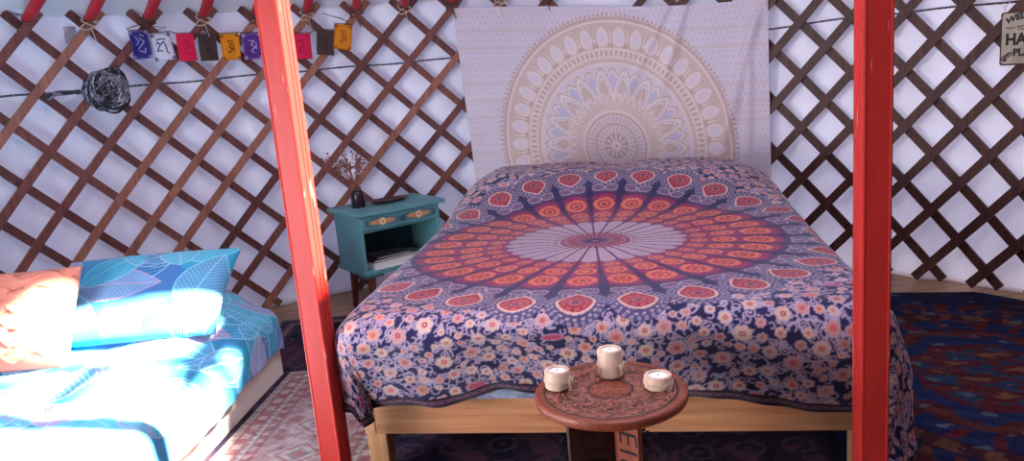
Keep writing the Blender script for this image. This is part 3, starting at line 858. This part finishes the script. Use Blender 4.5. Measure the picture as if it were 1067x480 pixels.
lift = .045 * np.exp(-((cv.X - .47) / .13) ** 2) * smooth(-.15, -.40, cv.Y) + .012 * np.sin(cv.X * 13) * smooth(-.15, -.40, cv.Y)
z = z - low + lift
z = np.maximum(z, .02)
gx = FL[0] + x * BU[0] + y * BV[0]; gy = FL[1] + x * BU[1] + y * BV[1]
P = np.stack([gx, gy, z], -1)
tag(sheet('bed_cover', P, M['cloth'], C, thick=.004), 'navy and red printed mandala cover spread over the double bed', 'bed cover')

# ------------------------------------------------------------------ day bed on the left
D0 = np.array([-1.135, 1.25]); DQ = np.array([-.9968, .080]); DP = np.array([-.080, -.9968])   # q: to the left, p: towards the camera
DW, DL = 1.14, 1.95
DROT = math.atan2(-DQ[1], -DQ[0])
day = thing('day_bed', 'low white framed bed at the left with leaf-print duvet', 'bed', (D0[0], D0[1], 0), DROT)
def dl(q, p): return (-q, -p)          # local coordinates of the day bed
b = MB(); b.box((-.011, -DL / 2, .078), (.022, DL, .15)); mk('side_panel', b, M['white_panel'], day, bevel=.003)
b = MB(); b.box((-DW + .011, -DL / 2, .078), (.022, DL, .15)); mk('side_panel', b, M['white_panel'], day, bevel=.003)
b = MB(); b.box((-DW / 2, -.011, .078), (DW - .05, .022, .15)); mk('end_panel', b, M['white_panel'], day, bevel=.003)
b = MB(); b.box((-DW / 2, -DL + .011, .078), (DW - .05, .022, .15)); mk('end_panel', b, M['white_panel'], day, bevel=.003)
b = MB(); b.box((-DW / 2, -DL / 2, .17), (DW - .07, DL - .07, .17)); mk('mattress', b, M['white_mattress'], day, bevel=.04, smooth=True)

def leaf_print(x0, y0, x1, y1, res, seed, big=1.0):
    cv = Canvas(x0, y0, x1, y1, res, (58, 146, 198))
    n1 = vnoise(cv.X * 6, cv.Y * 6, seed); n2 = vnoise(cv.X * 4, cv.Y * 4, seed + 1)
    cv.C[n1 > .25] = (50, 166, 208); cv.C[n2 > .45] = (66, 122, 186); cv.C[n2 < -.6] = (84, 182, 214)
    rnd = random.Random(seed); A = (x1 - x0) * (y1 - y0)
    edge = (150, 222, 240)
    for q in range(int(46 * A / big ** 2)):
        x, y = rnd.uniform(x0, x1), rnd.uniform(y0, y1)
        L = rnd.uniform(.20, .34) * big; fill = rnd.choice(((44, 136, 194), (56, 172, 212), (42, 116, 180), (160, 140, 192), (76, 186, 218), (92, 156, 204), None))
        cv.leaf(x, y, rnd.uniform(0, 6.28), L, L * rnd.uniform(.24, .34), fill, rnd.choice((edge, edge, (176, 206, 234), (206, 160, 196))), .0032, rnd.choice((6, 8, 10)))
    np.clip(cv.C, 0, 255, out=cv.C)
    return cv
cv = leaf_print(-.135, -.09, DW + .10, DL + .12, .005, 3)
def top_day(s, t, x, y):
    head = .085 * smooth(.75, .2, t) * smooth(.02, .26, s)
    crn = .060 * np.exp(-((s - .20) / .16) ** 2 - ((t - .18) / .22) ** 2)
    prop = .10 * smooth(.42, .14, t) * smooth(.26, .44, s) * smooth(1.0, .8, s)
    return .285 + prop + head + crn + .016 * vnoise(x * 4.2, y * 4.2, 9) + .008 * vnoise(x * 11, y * 11, 12) + .004 * vnoise(x * 26, y * 22, 14)
x, y, z = drape(cv.X, cv.Y, DW + .03, DL + .03, .06, top_day, .10, .010, 2.1)
x = x - .015; y = y - .015
z = np.maximum(z + .018 * vnoise(cv.Y * 9, cv.Y * 3, 4) * smooth(-.08, -.2, cv.X), .02)
P = np.stack([D0[0] + x * DQ[0] + y * DP[0], D0[1] + x * DQ[1] + y * DP[1], z], -1)
P = P[::-1]; 
tag(sheet('duvet', P, M['cloth'], cv.C[::-1], thick=.012), 'blue duvet with leaf outlines spread over the low white bed', 'duvet')

def cushion(name, label, cat, loc, rx, rz, w, h, th, C, nx, ny, pinch=.07, ear=.02, wrinkle=.006, seed=1, rrow=0.0):
    u = np.linspace(-1, 1, nx)[:, None] + np.zeros((1, ny)); v = np.linspace(-1, 1, ny)[None, :] + np.zeros((nx, 1))
    X = u * w / 2 * (1 - pinch * (1 - v ** 2) * 0 - pinch * np.cos(v * PI / 2) * np.abs(u) ** 3 * .6)
    Y = v * h / 2 * (1 - pinch * np.cos(u * PI / 2) * np.abs(v) ** 3 * .6)
    prof = np.clip((1 - np.abs(u) ** 2.6), 0, 1) ** .55 * np.clip((1 - np.abs(v) ** 2.6), 0, 1) ** .55
    wr = wrinkle * vnoise(X * 16, Y * 16, seed) * prof
    Zf = th / 2 * prof + wr; Zb = -th / 2 * prof
    if rrow:
        Zf = Zf + rrow * np.exp(-(((v + .1 * np.sin(u * 9)) * 5) % 1.6 - .8) ** 2 / .03) * prof * np.abs(np.sin(u * 12 + v * 3)) ** .5
    front = np.stack([X, Y, Zf], -1); back = np.stack([X, Y, Zb], -1)[::-1]
    ring = np.concatenate([front, back], 0)
    Cc = np.concatenate([C, C[::-1]], 0)
    Rm = Matrix.Rotation(rz, 3, 'Z') @ Matrix.Rotation(rx, 3, 'X') @ Matrix.Rotation(0, 3, 'Z')
    Rm = np.array(Rm)
    nu, nv = ring.shape[:2]
    Pw = ring @ Rm.T
    o = sheet(name, Pw, M['cloth'], Cc)
    me = o.data; bm = bmesh.new(); bm.from_mesh(me)
    bmesh.ops.remove_doubles(bm, verts=bm.verts, dist=.0004)
    bmesh.ops.recalc_face_normals(bm, faces=bm.faces)
    bm.to_mesh(me); bm.free()
    o.location = loc
    return tag(o, label, cat)
cv = leaf_print(0, 0, .76, .52, .0045, 17, 1.15)
cushion('pillow', 'blue leaf-print pillow lying at the head of the low bed', 'pillow', (-1.60, 1.02, .475), math.radians(27), math.radians(2), .74, .52, .15, cv.C, cv.nx, cv.ny, seed=5)
cv = Canvas(0, 0, .44, .42, .005, (222, 132, 112))
cv.C += vnoise(cv.X * 18, cv.Y * 18, 6)[..., None] * np.array((6, 8, 7))
m = np.abs(((cv.Y + .03 * np.sin(cv.X * 16)) / .085) % 1 - .5) < .06; cv.C[m & (np.sin(cv.X * 60) > -.2)] = (176, 98, 84)
cushion('cushion', 'square salmon orange cushion with tufted rows on the low bed', 'cushion', (-1.975, .80, .475), math.radians(56), math.radians(1), .46, .41, .13, np.clip(cv.C, 0, 255), cv.nx, cv.ny, wrinkle=.005, seed=8, rrow=.012)

# ------------------------------------------------------------------ night stand
NA = math.radians(36); NX, NY = -.875, 1.925       # front left corner of its top
ns = thing('night_stand', 'small teal painted night stand with open shelf beside the bed', 'night stand', (NX, NY, 0), NA)
TW, TD, TZ = .545, .37, .578                       # top width, depth, height; local x right, y back
b = MB(); b.box((TW / 2, TD / 2, TZ - .011), (TW, TD, .022)); mk('top', b, M['teal'], ns, bevel=.004)
B0, B1, BF, BB = .03, TW - .03, .028, TD - .02
ZB = .238
for x in (B0 + .01, B1 - .01):
    b = MB(); b.box((x, (BF + BB) / 2, (ZB + .022 + TZ - .022) / 2), (.020, BB - BF, TZ - .044 - ZB)); mk('side_panel', b, M['teal'], ns, bevel=.002)
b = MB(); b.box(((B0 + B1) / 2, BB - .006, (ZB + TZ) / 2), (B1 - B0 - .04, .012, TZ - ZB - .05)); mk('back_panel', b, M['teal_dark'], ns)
b = MB(); b.box((TW / 2, TD / 2 - .005, ZB + .011), (TW - .03, TD - .03, .022)); mk('bottom_board', b, M['teal'], ns, bevel=.004)
b = MB(); b.box((TW / 2, (BF + BB) / 2, TZ - .108), (B1 - B0 - .04, BB - BF - .02, .012)); mk('divider', b, M['teal'], ns)
dr = MB(); dr.box(((B0 + B1) / 2, BF + .002, TZ - .062), (B1 - B0 - .006, .020, .074)); dro = mk('drawer', dr, M['teal'], ns, bevel=.003)
# printed floral strip on the drawer front
DWI, DHI = .43, .046
cv = Canvas(0, 0, DWI, DHI, .0022, (74, 118, 128))
for x0, k in ((.105, 1), (.325, -1)):
    cv.ell(x0, .023, .075, .014, 0, (206, 142, 104)); cv.flower(x0, .023, .019, 6, .3, (236, 204, 176), (210, 150, 110), (122, 66, 52))
    for s in (-1, 1):
        cv.leaf(x0 + s * .045, .023, 0, .05, .010, (232, 170, 116), (164, 102, 78), .0016, 3)
for x0 in np.linspace(.012, DWI - .012, 16):
    if min(abs(x0 - .105), abs(x0 - .325)) > .07: cv.ring(x0, .023, .008, .002, (46, 64, 84)); cv.disc(x0, .023, .003, (150, 96, 86))
x = cv.X + (B0 + B1) / 2 - DWI / 2; z = cv.Y + TZ - .062 - DHI / 2
P = np.stack([x, np.full_like(x, BF - .0085), z], -1)
sheet('floral_strip', P, M['motif'], np.clip(cv.C, 0, 255), thick=-.001, parent=dro, smooth=False)
kb = MB(); kb.lathe([(.005, 0), (.005, .010), (.012, .016), (.014, .022), (.011, .028), (.001, .030)], 16)
kb.v = [((B0 + B1) / 2 + p[0], BF - .0075 - p[2], TZ - .062 + p[1]) for p in kb.v]
mk('knob', kb, M['knob'], dro, smooth=True)
for (x, y) in ((.085, .075), (TW - .085, .075), (.085, TD - .075), (TW - .085, TD - .075)):
    b = MB(); sx = -1 if x < .2 else 1; sy = -1 if y < .2 else 1
    b.lathe([(.014, 0), (.024, ZB - .012), (.026, ZB)], 14)
    b.v = [(p[0] + x + sx * .012 * (1 - p[2] / ZB), p[1] + y + sy * .012 * (1 - p[2] / ZB), p[2]) for p in b.v]
    mk('leg', b, M['ns_leg'], ns, smooth=True, label='tapered brown leg')
b = MB(); b.box((.085, .075, ZB - .009), (.11, .09, .018)); mk('leg_block', b, M['teal'], ns, bevel=.003)
def nsp(x, y, z):      # night stand local -> world
    return Vector((NX + x * math.cos(NA) - y * math.sin(NA), NY + x * math.sin(NA) + y * math.cos(NA), z))
# books on the shelf
def book(label, x, y, z, w, d, h, rz, cover, page, wire=False):
    o = thing('book', label, 'book', nsp(x, y, z), NA + rz, None)
    p = MB(); p.box((0, .002, h / 2), (w - .006, d - .006, h - .006)); mk('pages', p, page, o)
    c = MB(); c.box((0, 0, .0015), (w, d, .003)); c.box((0, 0, h - .0015), (w, d, .003)); c.box((-w / 2 + .0015, 0, h / 2), (.003, d, h)); mk('cover', c, cover, o)
    if wire:
        s = MB()
        for q in range(14):
            xx = -w / 2 + .02 + q * (w - .04) / 13
            s.tube([(xx, -d / 2 + .002 + .006 * math.cos(t), h / 2 + (h / 2 + .003) * math.sin(t)) for t in np.linspace(0, 2 * PI, 11)[:-1]], .0014, 5, closed=True)
        mk('spiral_wire', s, M['metal'], o, smooth=True)
    return o
zf = ZB + .022
book('thick white book lying at the bottom of the night stand shelf', .235, .13, zf, .30, .205, .030, .03, M['paper'], M['paper'])
book('dark maroon book lying on the thick white book', .225, .155, zf + .030, .26, .19, .014, .05, M['book_maroon'], M['paper'])
book('dark spiral notebook on top of the shelf books', .235, .14, zf + .044, .21, .15, .010, -.04, M['book_dark'], M['paper'], True)
# vase with dried flowers, dish
vp = nsp(.125, .215, TZ)
v_ = thing('vase', 'dark glass bottle vase on the teal night stand', 'vase', vp)
b = MB(); b.lathe([(.034, 0), (.038, .006), (.037, .06), (.034, .082), (.026, .094), (.020, .100), (.020, .108), (.024, .112), (.019, .112), (.015, .106), (.015, .10), (.02, .09), (.03, .05), (.03, .008), (.001, .008)], 24)
mk('body', b, M['vase'], v_, smooth=True)
b = MB(); b.lathe([(.0215, .098), (.024, .101), (.024, .106), (.0215, .109)], 20); mk('neck_ring', b, M['twine_dark'], v_, smooth=True)
fl_ = thing('dried_flowers', 'sprig of dried brown flowers standing in the dark vase', 'dried flowers', vp + Vector((0, 0, .0)))
rnd = random.Random(9); stm = MB()
for q in range(19):
    a = rnd.uniform(-1.0, .62); sp_ = rnd.uniform(.4, 1)
    ln_ = rnd.uniform(.12, .21)
    tip = Vector((math.sin(a) * ln_ * 1.05 - .025, rnd.uniform(-.05, .05), .125 + math.cos(a) * ln_ * 1.0))
    p0 = Vector((rnd.uniform(-.008, .008), rnd.uniform(-.008, .008), .02)); p1 = Vector((p0.x * .8 - .003, p0.y * .8, .115))
    mid = p1.lerp(tip, .5) + Vector((0, 0, .018))
    path = [p0, p1, p1.lerp(mid, .5) + Vector((0, 0, .006)), mid, tip]
    stm.tube(path, [.0022, .0022, .002, .0018, .0012], 5)
    for w_ in range(9):
        k_ = rnd.uniform(.45, 1); pb = mid.lerp(tip, (k_ - .45) / .55) + Vector((rnd.uniform(-.022, .022), rnd.uniform(-.02, .02), rnd.uniform(-.012, .02)))
        stm.tube([mid.lerp(tip, max(0, (k_ - .6) / .55)), pb], [.0014, .001], 4)
        stm.ball(pb, rnd.uniform(.0036, .0068), 6, 4)
mk('sprig', stm, M['dried'], fl_, smooth=True)
b = MB(); pr_ = [(.02, 0), (.050, .004), (.062, .016), (.066, .020), (.062, .020), (.054, .012), (.001, .008)]
b.lathe(pr_, 36)
dp = nsp(.30, .20, TZ + .001)
b.v = [(p[0] * 1.75, p[1] * .85, p[2]) for p in b.v]
o = mk('dish', b, M['dish'], smooth=True); o.location = dp; o.rotation_euler = (0, 0, NA - .15)
tag(o, 'shallow dark brown oval wooden dish on the night stand', 'dish')

# ------------------------------------------------------------------ round carved table and candles
TX, TY, TH_ = .176, -.325, .50; TR = .183
tb = thing('side_table', 'small round carved wooden table at the foot of the bed', 'table', (TX, TY, 0))
nr, na = 90, 360
rad = np.concatenate([np.linspace(.0005, TR - .006, 78), [TR - .003, TR - .0008, TR, TR, TR - .0015, TR - .006, TR - .02, .06, .01]])
zz = np.concatenate([np.full(78, TH_), [TH_ - .001, TH_ - .004, TH_ - .008, TH_ - .017, TH_ - .021, TH_ - .024, TH_ - .025, TH_ - .025, TH_ - .025]])
ang = np.linspace(0, 2 * PI, na)
RA, AN = np.meshgrid(rad, ang, indexing='ij'); ZZ = np.repeat(zz[:, None], na, 1)
X, Y = RA * np.cos(AN), RA * np.sin(AN)
base = np.zeros(RA.shape + (3,)); base[:] = (140, 70, 52)
base += (vnoise(X * 18, Y * 110, 3) * 13)[..., None] * np.array((1, .8, .7))
pat = np.zeros(RA.shape)
rn = RA / TR
car = (rn > .30) & (rn < .86)
n1 = np.sin(AN * 24 + 5 * np.sin(rn * 22)) * np.sin(rn * 55 + 2 * np.sin(AN * 12))
pat[car] = (n1[car] > .12) * 1.0
for r0 in (.27, .30, .60, .86, .88): pat[np.abs(rn - r0) < .010] = 1
inn = (rn < .27); pat[inn & (rn > .05)] = ((np.sin(AN * 8) * np.cos(rn * 40) > .35) & True)[inn & (rn > .05)] * .5
top = np.arange(len(rad)) < 78; pat[~top] = 0
ZZ = ZZ - pat * .0016 * (rn < .95)
Cc = base * (1 - pat[..., None] * .55) + np.array((226, 190, 184)) * ((car & (pat < .5))[..., None] * .28) * 1 + 0
Cc = np.where((car & (pat < .5))[..., None], base * .74 + np.array((214, 166, 158)) * .26, Cc)
P = np.stack([X, Y, ZZ], -1)
sheet('table_top', P, M['carved'], np.clip(Cc, 0, 255), parent=tb)
# folding stand: four carved boards meeting on the middle axis
ax0 = (.004, .0)
for (ang_, wd_, mm, lbl) in ((math.radians(205), .125, 'shaded_board', 'carved board darkened for shade'), (math.radians(300), .095, 'table_wood', 'reddish carved board'),
                             (math.radians(25), .060, 'shaded_board', None), (math.radians(128), .105, 'shaded_board', None)):
    d = Vector((math.cos(ang_), math.sin(ang_), 0)); nrm = Vector((-d.y, d.x, 0))
    out = [(.006, 0), (.05, 0), (.055, .03), (wd_, 0), (wd_ + .01, 0), (wd_ + .004, .12), (wd_ - .004, .25), (wd_ + .003, .36), (wd_ + .004, TH_ - .0255), (.006, TH_ - .0255)]
    b = MB(); o0 = Vector((*ax0, 0))
    b.prism(out, lambda x, z, d=d, nrm=nrm: o0 + d * x + nrm * .007 + Vector((0, 0, z)), lambda x, z, d=d, nrm=nrm: o0 + d * x - nrm * .007 + Vector((0, 0, z)))
    lg = mk('leg_board', b, M[mm], tb, bevel=.002, label=lbl)
    # fret marks cut into the face: bars shaped like E and I
    f = MB()
    for side in (1, -1):
        def fm(x, z, dz0=.0): return o0 + d * x + nrm * (.0072 * side) + Vector((0, 0, z))
        def stroke(x0, z0, x1, z1, t=.007):
            f.bar(fm(x0, z0), fm(x1, z1), t, .0015, up=nrm)
        zc = .40
        for q in range(8):
            if q % 2 == 0:
                stroke(.030, zc, .090, zc + .012); 
                for kx in (.030, .060, .090): stroke(kx, zc + (kx - .03) * .2, kx + .003, zc - .026 + (kx - .03) * .2, .006)
                zc -= .046
            else:
                stroke(.028, zc, .092, zc + .012); zc -= .026
            if zc < .06: break
    mk('fretwork', f, M['inlay'], lg)

def candle(label, px, py, r, h, bow_a):
    c = thing('candle_holder', label, 'candle', (px, py, TH_ + .0005), 0, 'wooden candle holders on the round table')
    b = MB(); b.lathe([(r - .003, 0), (r, .003), (r, h - .003), (r - .002, h), (r - .009, h), (r - .009, h - .007), (.001, h - .007)], 36)
    mk('cup', b, M['birch'], c, smooth=True)
    b = MB(); b.lathe([(.001, h - .0068), (r - .0095, h - .0068), (r - .0095, h - .004), (.004, h - .0035), (.001, h - .0036)], 28)
    w_ = mk('wax', b, M['wax'], c, smooth=True)
    b = MB(); b.tube([(0, 0, h - .005), (.0008, 0, h - .001), (.002, .001, h + .001)], .0009, 5); mk('wick', b, M['inlay'], w_)
    t = MB(); zb = min(.45 * h, h * .42)
    for q in range(2):
        t.tube([(math.cos(s) * (r + .0012), math.sin(s) * (r + .0012), zb + .003 * q + .0008 * math.sin(3 * s)) for s in np.linspace(0, 2 * PI, 33)[:-1]], .0015, 5, closed=True)
    bx, by = math.cos(bow_a), math.sin(bow_a); tx, ty = -by, bx
    o_ = Vector((bx * (r + .003), by * (r + .003), zb))
    for sg in (-1, 1):
        t.tube([o_ + Vector((tx * sg * .016 * math.sin(s) + bx * .004, ty * sg * .016 * math.sin(s) + by * .004, .008 * math.sin(2 * s) + .002)) for s in np.linspace(0, PI, 14)], .0014, 5)
        t.tube([o_ + Vector((0, 0, 0)), o_ + Vector((tx * sg * .008 + bx * .004, ty * sg * .008 + by * .004, -.010)), o_ + Vector((tx * sg * .014 + bx * .003, ty * sg * .014 + by * .003, -min(.018, zb - .002)))], .0013, 5)
    t.ball(o_, .0035, 8, 5)
    mk('twine_bow', t, M['twine'], c, smooth=True)
candle('medium birch wood candle holder at the left of the round table', .052, -.292, .031, .046, -.5)
candle('tall birch wood candle holder at the back of the round table', .187, -.243, .031, .070, -.7)
candle('short birch wood candle holder at the right of the round table', .289, -.337, .033, .032, -1.3)

# ------------------------------------------------------------------ sign on the right
sa = math.radians(57.0); SWd, SHt = .235, .232
sc_ = cyl(sa, R - .062, 1.197)
sx = Vector((math.cos(sa), -math.sin(sa), 0)); sn = Vector((-math.sin(sa), -math.cos(sa), 0))
sg = thing('wall_sign', 'cream metal sign with dark lettering hung on the right lattice', 'sign', sc_)
def sp3(x, y, d=0.0): return sc_ + sx * x + Vector((0, 0, y)) + sn * d
def rrect(w, h, r, n=5):
    o = []
    for (cx_, cy_, a0) in ((w / 2 - r, h / 2 - r, 0), (-w / 2 + r, h / 2 - r, 90), (-w / 2 + r, -h / 2 + r, 180), (w / 2 - r, -h / 2 + r, 270)):
        for q in range(n + 1):
            a = math.radians(a0 + 90 * q / n); o.append((cx_ + r * math.cos(a), cy_ + r * math.sin(a)))
    return o
b = MB(); b.prism(rrect(SWd, SHt, .012), lambda x, y: sp3(x, y, -.004), lambda x, y: sp3(x, y, .0)); mk('plate', b, M['sign_edge'], sg, world=True)
b = MB(); b.prism(rrect(SWd - .014, SHt - .014, .010), lambda x, y: sp3(x, y, 0), lambda x, y: sp3(x, y, .0012)); mk('face', b, M['sign_face'], sg, world=True)
def text_shapes(txt, size, bold=.0):
    cu = bpy.data.curves.new('lettering', 'FONT'); cu.body = txt; cu.size = size; cu.align_x = 'CENTER'; cu.extrude = .0006; cu.offset = .0006 + bold
    o = bpy.data.objects.new('lettering', cu); COL.objects.link(o)
    bpy.context.view_layer.update()
    me = bpy.data.meshes.new_from_object(o.evaluated_get(bpy.context.evaluated_depsgraph_get()))
    V = [tuple(v.co) for v in me.vertices]; F = [tuple(p.vertices) for p in me.polygons]
    bpy.data.objects.remove(o); bpy.data.curves.remove(cu); bpy.data.meshes.remove(me)
    return V, F
ink = MB()
def write(txt, size, x, y, arc=0.0, sxl=1.0, serif=0.0):
    V, F = text_shapes(txt, size, serif)
    if not V: return
    ink.add([sp3(x + p[0] * sxl, y + p[1] + (arc * (1 - (p[0] * sxl / .09) ** 2)), .0018 + p[2]) for p in V], F)
write('WELCOME', .036, 0, .064, arc=.022, sxl=1.08, serif=.001)
write('TO OUR', .026, .0, .036, sxl=1.0)
write('HAPPY', .068, 0, -.026, sxl=.92, serif=.0022)
write('PLACE', .044, 0, -.075, sxl=.96, serif=.0012)
for q in (-1, 1):
    ink.bar(sp3(q * .058, .046, .0018), sp3(q * .094, .046, .0018), .004, .001, up=sn)
    for w_ in range(4):
        pts_ = [sp3(q * (.098 - .008 * w_ - .010 * math.cos(t)), -.088 + .006 * w_ + .010 * math.sin(t), .0022) for t in np.linspace(0, 4.6, 14)]
        ink.tube(pts_, .0022, 5)
    ink.ball(sp3(q * .094, -.092, .001), .007, 8, 5)
mk('lettering', ink, M['sign_ink'], sg, world=True)
b = MB(); b.tube([sp3(-.10, SHt / 2 - .006, .002), sp3(-.104, SHt / 2 + .02, .0), sp3(-.06, SHt / 2 + .07, -.01), sp3(0, SHt / 2 + .085, -.01), sp3(.06, SHt / 2 + .07, -.01), sp3(.10, SHt / 2 - .006, .002)], .0018, 6)
mk('hanging_wire', b, M['twine'], sg, world=True, smooth=True)

# ------------------------------------------------------------------ rugs
def flat_rug(name, label, x0, y0, x1, y1, rot, cvs, z0, th_=.007, org=(0, 0), clip=None):
    c, s = math.cos(rot), math.sin(rot)
    X, Y = cvs.X, cvs.Y
    z = np.full_like(X, z0 + th_) + .0012 * vnoise(X * 7, Y * 7, 2)
    P = np.stack([org[0] + X * c - Y * s, org[1] + X * s + Y * c, z], -1)
    if clip is not None:
        r_ = np.hypot(P[..., 0], P[..., 1]); k_ = np.minimum(1, clip / np.maximum(r_, 1e-6)); P[..., 0] *= k_; P[..., 1] *= k_
    o = sheet(name, P, M['rugmat'], np.clip(cvs.C, 0, 255), thick=th_, smooth=False)
    return tag(o, label, 'rug')
# dark carpet under the double bed
cv = Canvas(-1.15, -.75, 1.36, 1.72, .011, (58, 44, 66))
n = vnoise(cv.X * 24, cv.Y * 24, 3); cv.C[n > .35] = (96, 60, 76); cv.C[n < -.5] = (36, 32, 56)
yy = (cv.Y / .16) % 1; xx = (cv.X / .16) % 1
d = np.hypot(xx - .5, yy - .5); cv.C[(d < .34) & (d > .25)] = (88, 72, 88); cv.C[d < .10] = (92, 56, 70)
e = np.minimum(cv.X + 1.15, 1.72 - cv.Y); cv.C[(e < .12) & (e > .03)] = (84, 60, 78); cv.C[(e < .09) & (e > .06)] = (134, 112, 122)
cv.C[e < .02] = (120, 108, 112)
flat_rug('carpet', 'dark purple patterned carpet running under the double bed', 0, 0, 0, 0, 0, cv, .0005, .006, org=(-.22, .33))
# pale persian rug between the beds
RW, RL = .62, 2.1
cv = Canvas(0, 0, RW, RL, .0065, (170, 130, 132))
X, Y = cv.X, cv.Y
e = np.minimum(np.minimum(X, RW - X), RL - Y)
n = vnoise(X * 40, Y * 40, 7); cv.C[n > .4] = (196, 170, 166); cv.C[n < -.55] = (150, 84, 92)
yy = (Y / .24) % 1.0 - .5; xx = (X - RW / 2) / .24
d = np.abs(xx) + np.abs(yy) * 1.1
cv.C[d < .46] = (186, 176, 172); cv.C[(d < .40)] = (158, 94, 98); cv.C[(d < .30)] = (196, 184, 178); cv.C[d < .2] = (126, 112, 120); cv.C[d < .1] = (176, 84, 88)
for a0, a1, c1, c2, f_ in ((.0, .03, (176, 172, 170), (150, 142, 146), 60), (.03, .085, (160, 84, 90), (204, 184, 178), 26), (.085, .105, (196, 190, 184), (128, 120, 128), 60), (.105, .15, (146, 78, 86), (188, 150, 146), 34)):
    m = (e >= a0) & (e < a1); al = np.where((RL - Y) <= np.minimum(X, RW - X), X, Y)
    cv.C[m] = c1; cv.C[m & (np.sin(al * f_ * 3) > .1) & (np.abs((e - (a0 + a1) / 2)) < (a1 - a0) * .32)] = c2
cv.C = cv.C * .62 + np.array((196, 172, 172)) * .38
cv.C += vnoise(X * 90, Y * 90, 9)[..., None] * 14 + vnoise(X * 210, Y * 210, 10)[..., None] * 12
flat_rug('rug', 'faded red and grey persian rug on the floor between the beds', 0, 0, 0, 0, -.080, cv, .0075, .006, org=(-1.268, -.85))
# blue and red mandala rug on the right
cv = Canvas(-.62, -1.0, .78, 1.02, .008, (34, 40, 92))
X, Y = cv.X, cv.Y; q = np.hypot(X / .62, (Y + .02) / .80); an = np.arctan2(Y, X)
n = vnoise(X * 13, Y * 20, 4); n2 = vnoise(X * 30, Y * 46, 6)
cv.C[n > .3] = (58, 40, 72); cv.C[n < -.5] = (30, 56, 118); cv.C[n2 > .75] = (120, 46, 46)
for r0, r1, c1, c2, f_ in ((.98, 1.06, (112, 40, 46), (44, 52, 110), 40), (.90, .97, (40, 54, 112), (150, 72, 52), 54), (.78, .87, (92, 36, 48), (150, 92, 70), 34), (.64, .76, (34, 52, 116), (130, 40, 50), 24), (.0, .62, (112, 40, 50), (44, 66, 120), 12)):
    m = (q >= r0) & (q < r1); cv.C[m] = c1; cv.C[m & (np.sin(an * f_ + n * 2) > .35)] = c2
ax_, ay_ = np.abs(X) / .36, np.abs(Y + .02) / .46; bx_ = np.maximum(np.maximum(ax_, ay_), .70 * (ax_ + ay_))
cv.C[(bx_ < 1) & (bx_ > .92)] = (130, 62, 54); cv.C[(bx_ < .84) & (bx_ > .7)] = (38, 60, 126); cv.C[(bx_ < .66)] = (124, 44, 54)
cv.C[(bx_ < .62) & (n2 > .2)] = (56, 84, 130); cv.C[(bx_ < .62) & (n2 < -.6)] = (176, 112, 74)
m = (n2 > .9); cv.C[m] = (120, 140, 160)
e = np.minimum(np.minimum(X + .62, .78 - X), np.minimum(Y + 1.0, 1.02 - Y)); cv.C[e < .03] = (30, 36, 78)
cv.C = cv.C * .62 + vnoise(X * 55, Y * 80, 12)[..., None] * 9
flat_rug('rug', 'dark blue and red mandala rug on the floor right of the bed', 0, 0, 0, 0, math.radians(-14), cv, .0085, .006, org=(1.66, .66), clip=2.66)

# ------------------------------------------------------------------ light
w = bpy.data.worlds.new('sky'); SC.world = w; w.use_nodes = True
bg = w.node_tree.nodes['Background']; bg.inputs[0].default_value = (.82, .86, 1.0, 1); bg.inputs[1].default_value = 7
sd = bpy.data.lights.new('sun', 'SUN'); sd.energy = 60; sd.angle = math.radians(2.2); sd.color = (1.0, .88, .68)
so = bpy.data.objects.new('sun', sd); COL.objects.link(so)
D = Vector((-.78, .11, -1.0)).normalized()
so.rotation_euler = D.to_track_quat('-Z', 'Y').to_euler()
# added area lamp, out of frame: fill for the front left
dd = bpy.data.lights.new('fill_left', 'AREA'); dd.shape = 'RECTANGLE'; dd.size = 1.0; dd.size_y = 1.4; dd.energy = 31; dd.spread = math.radians(130); dd.color = (1.0, .96, .97)
do = bpy.data.objects.new('fill_left', dd); COL.objects.link(do); do.location = (-2.36, -1.26, .80)
do.rotation_euler = Vector((1.0, .66, -.08)).to_track_quat('-Z', 'Z').to_euler()
vs = SC.view_settings; vs.view_transform = 'Standard'; vs.look = 'None'; vs.gamma = 1; vs.use_curve_mapping = False; vs.exposure = 0.76
SC.display_settings.display_device = 'sRGB'
SC.cycles.use_denoising = True
SC.cycles.max_bounces = 10; SC.cycles.diffuse_bounces = 6; SC.cycles.sample_clamp_indirect = 8
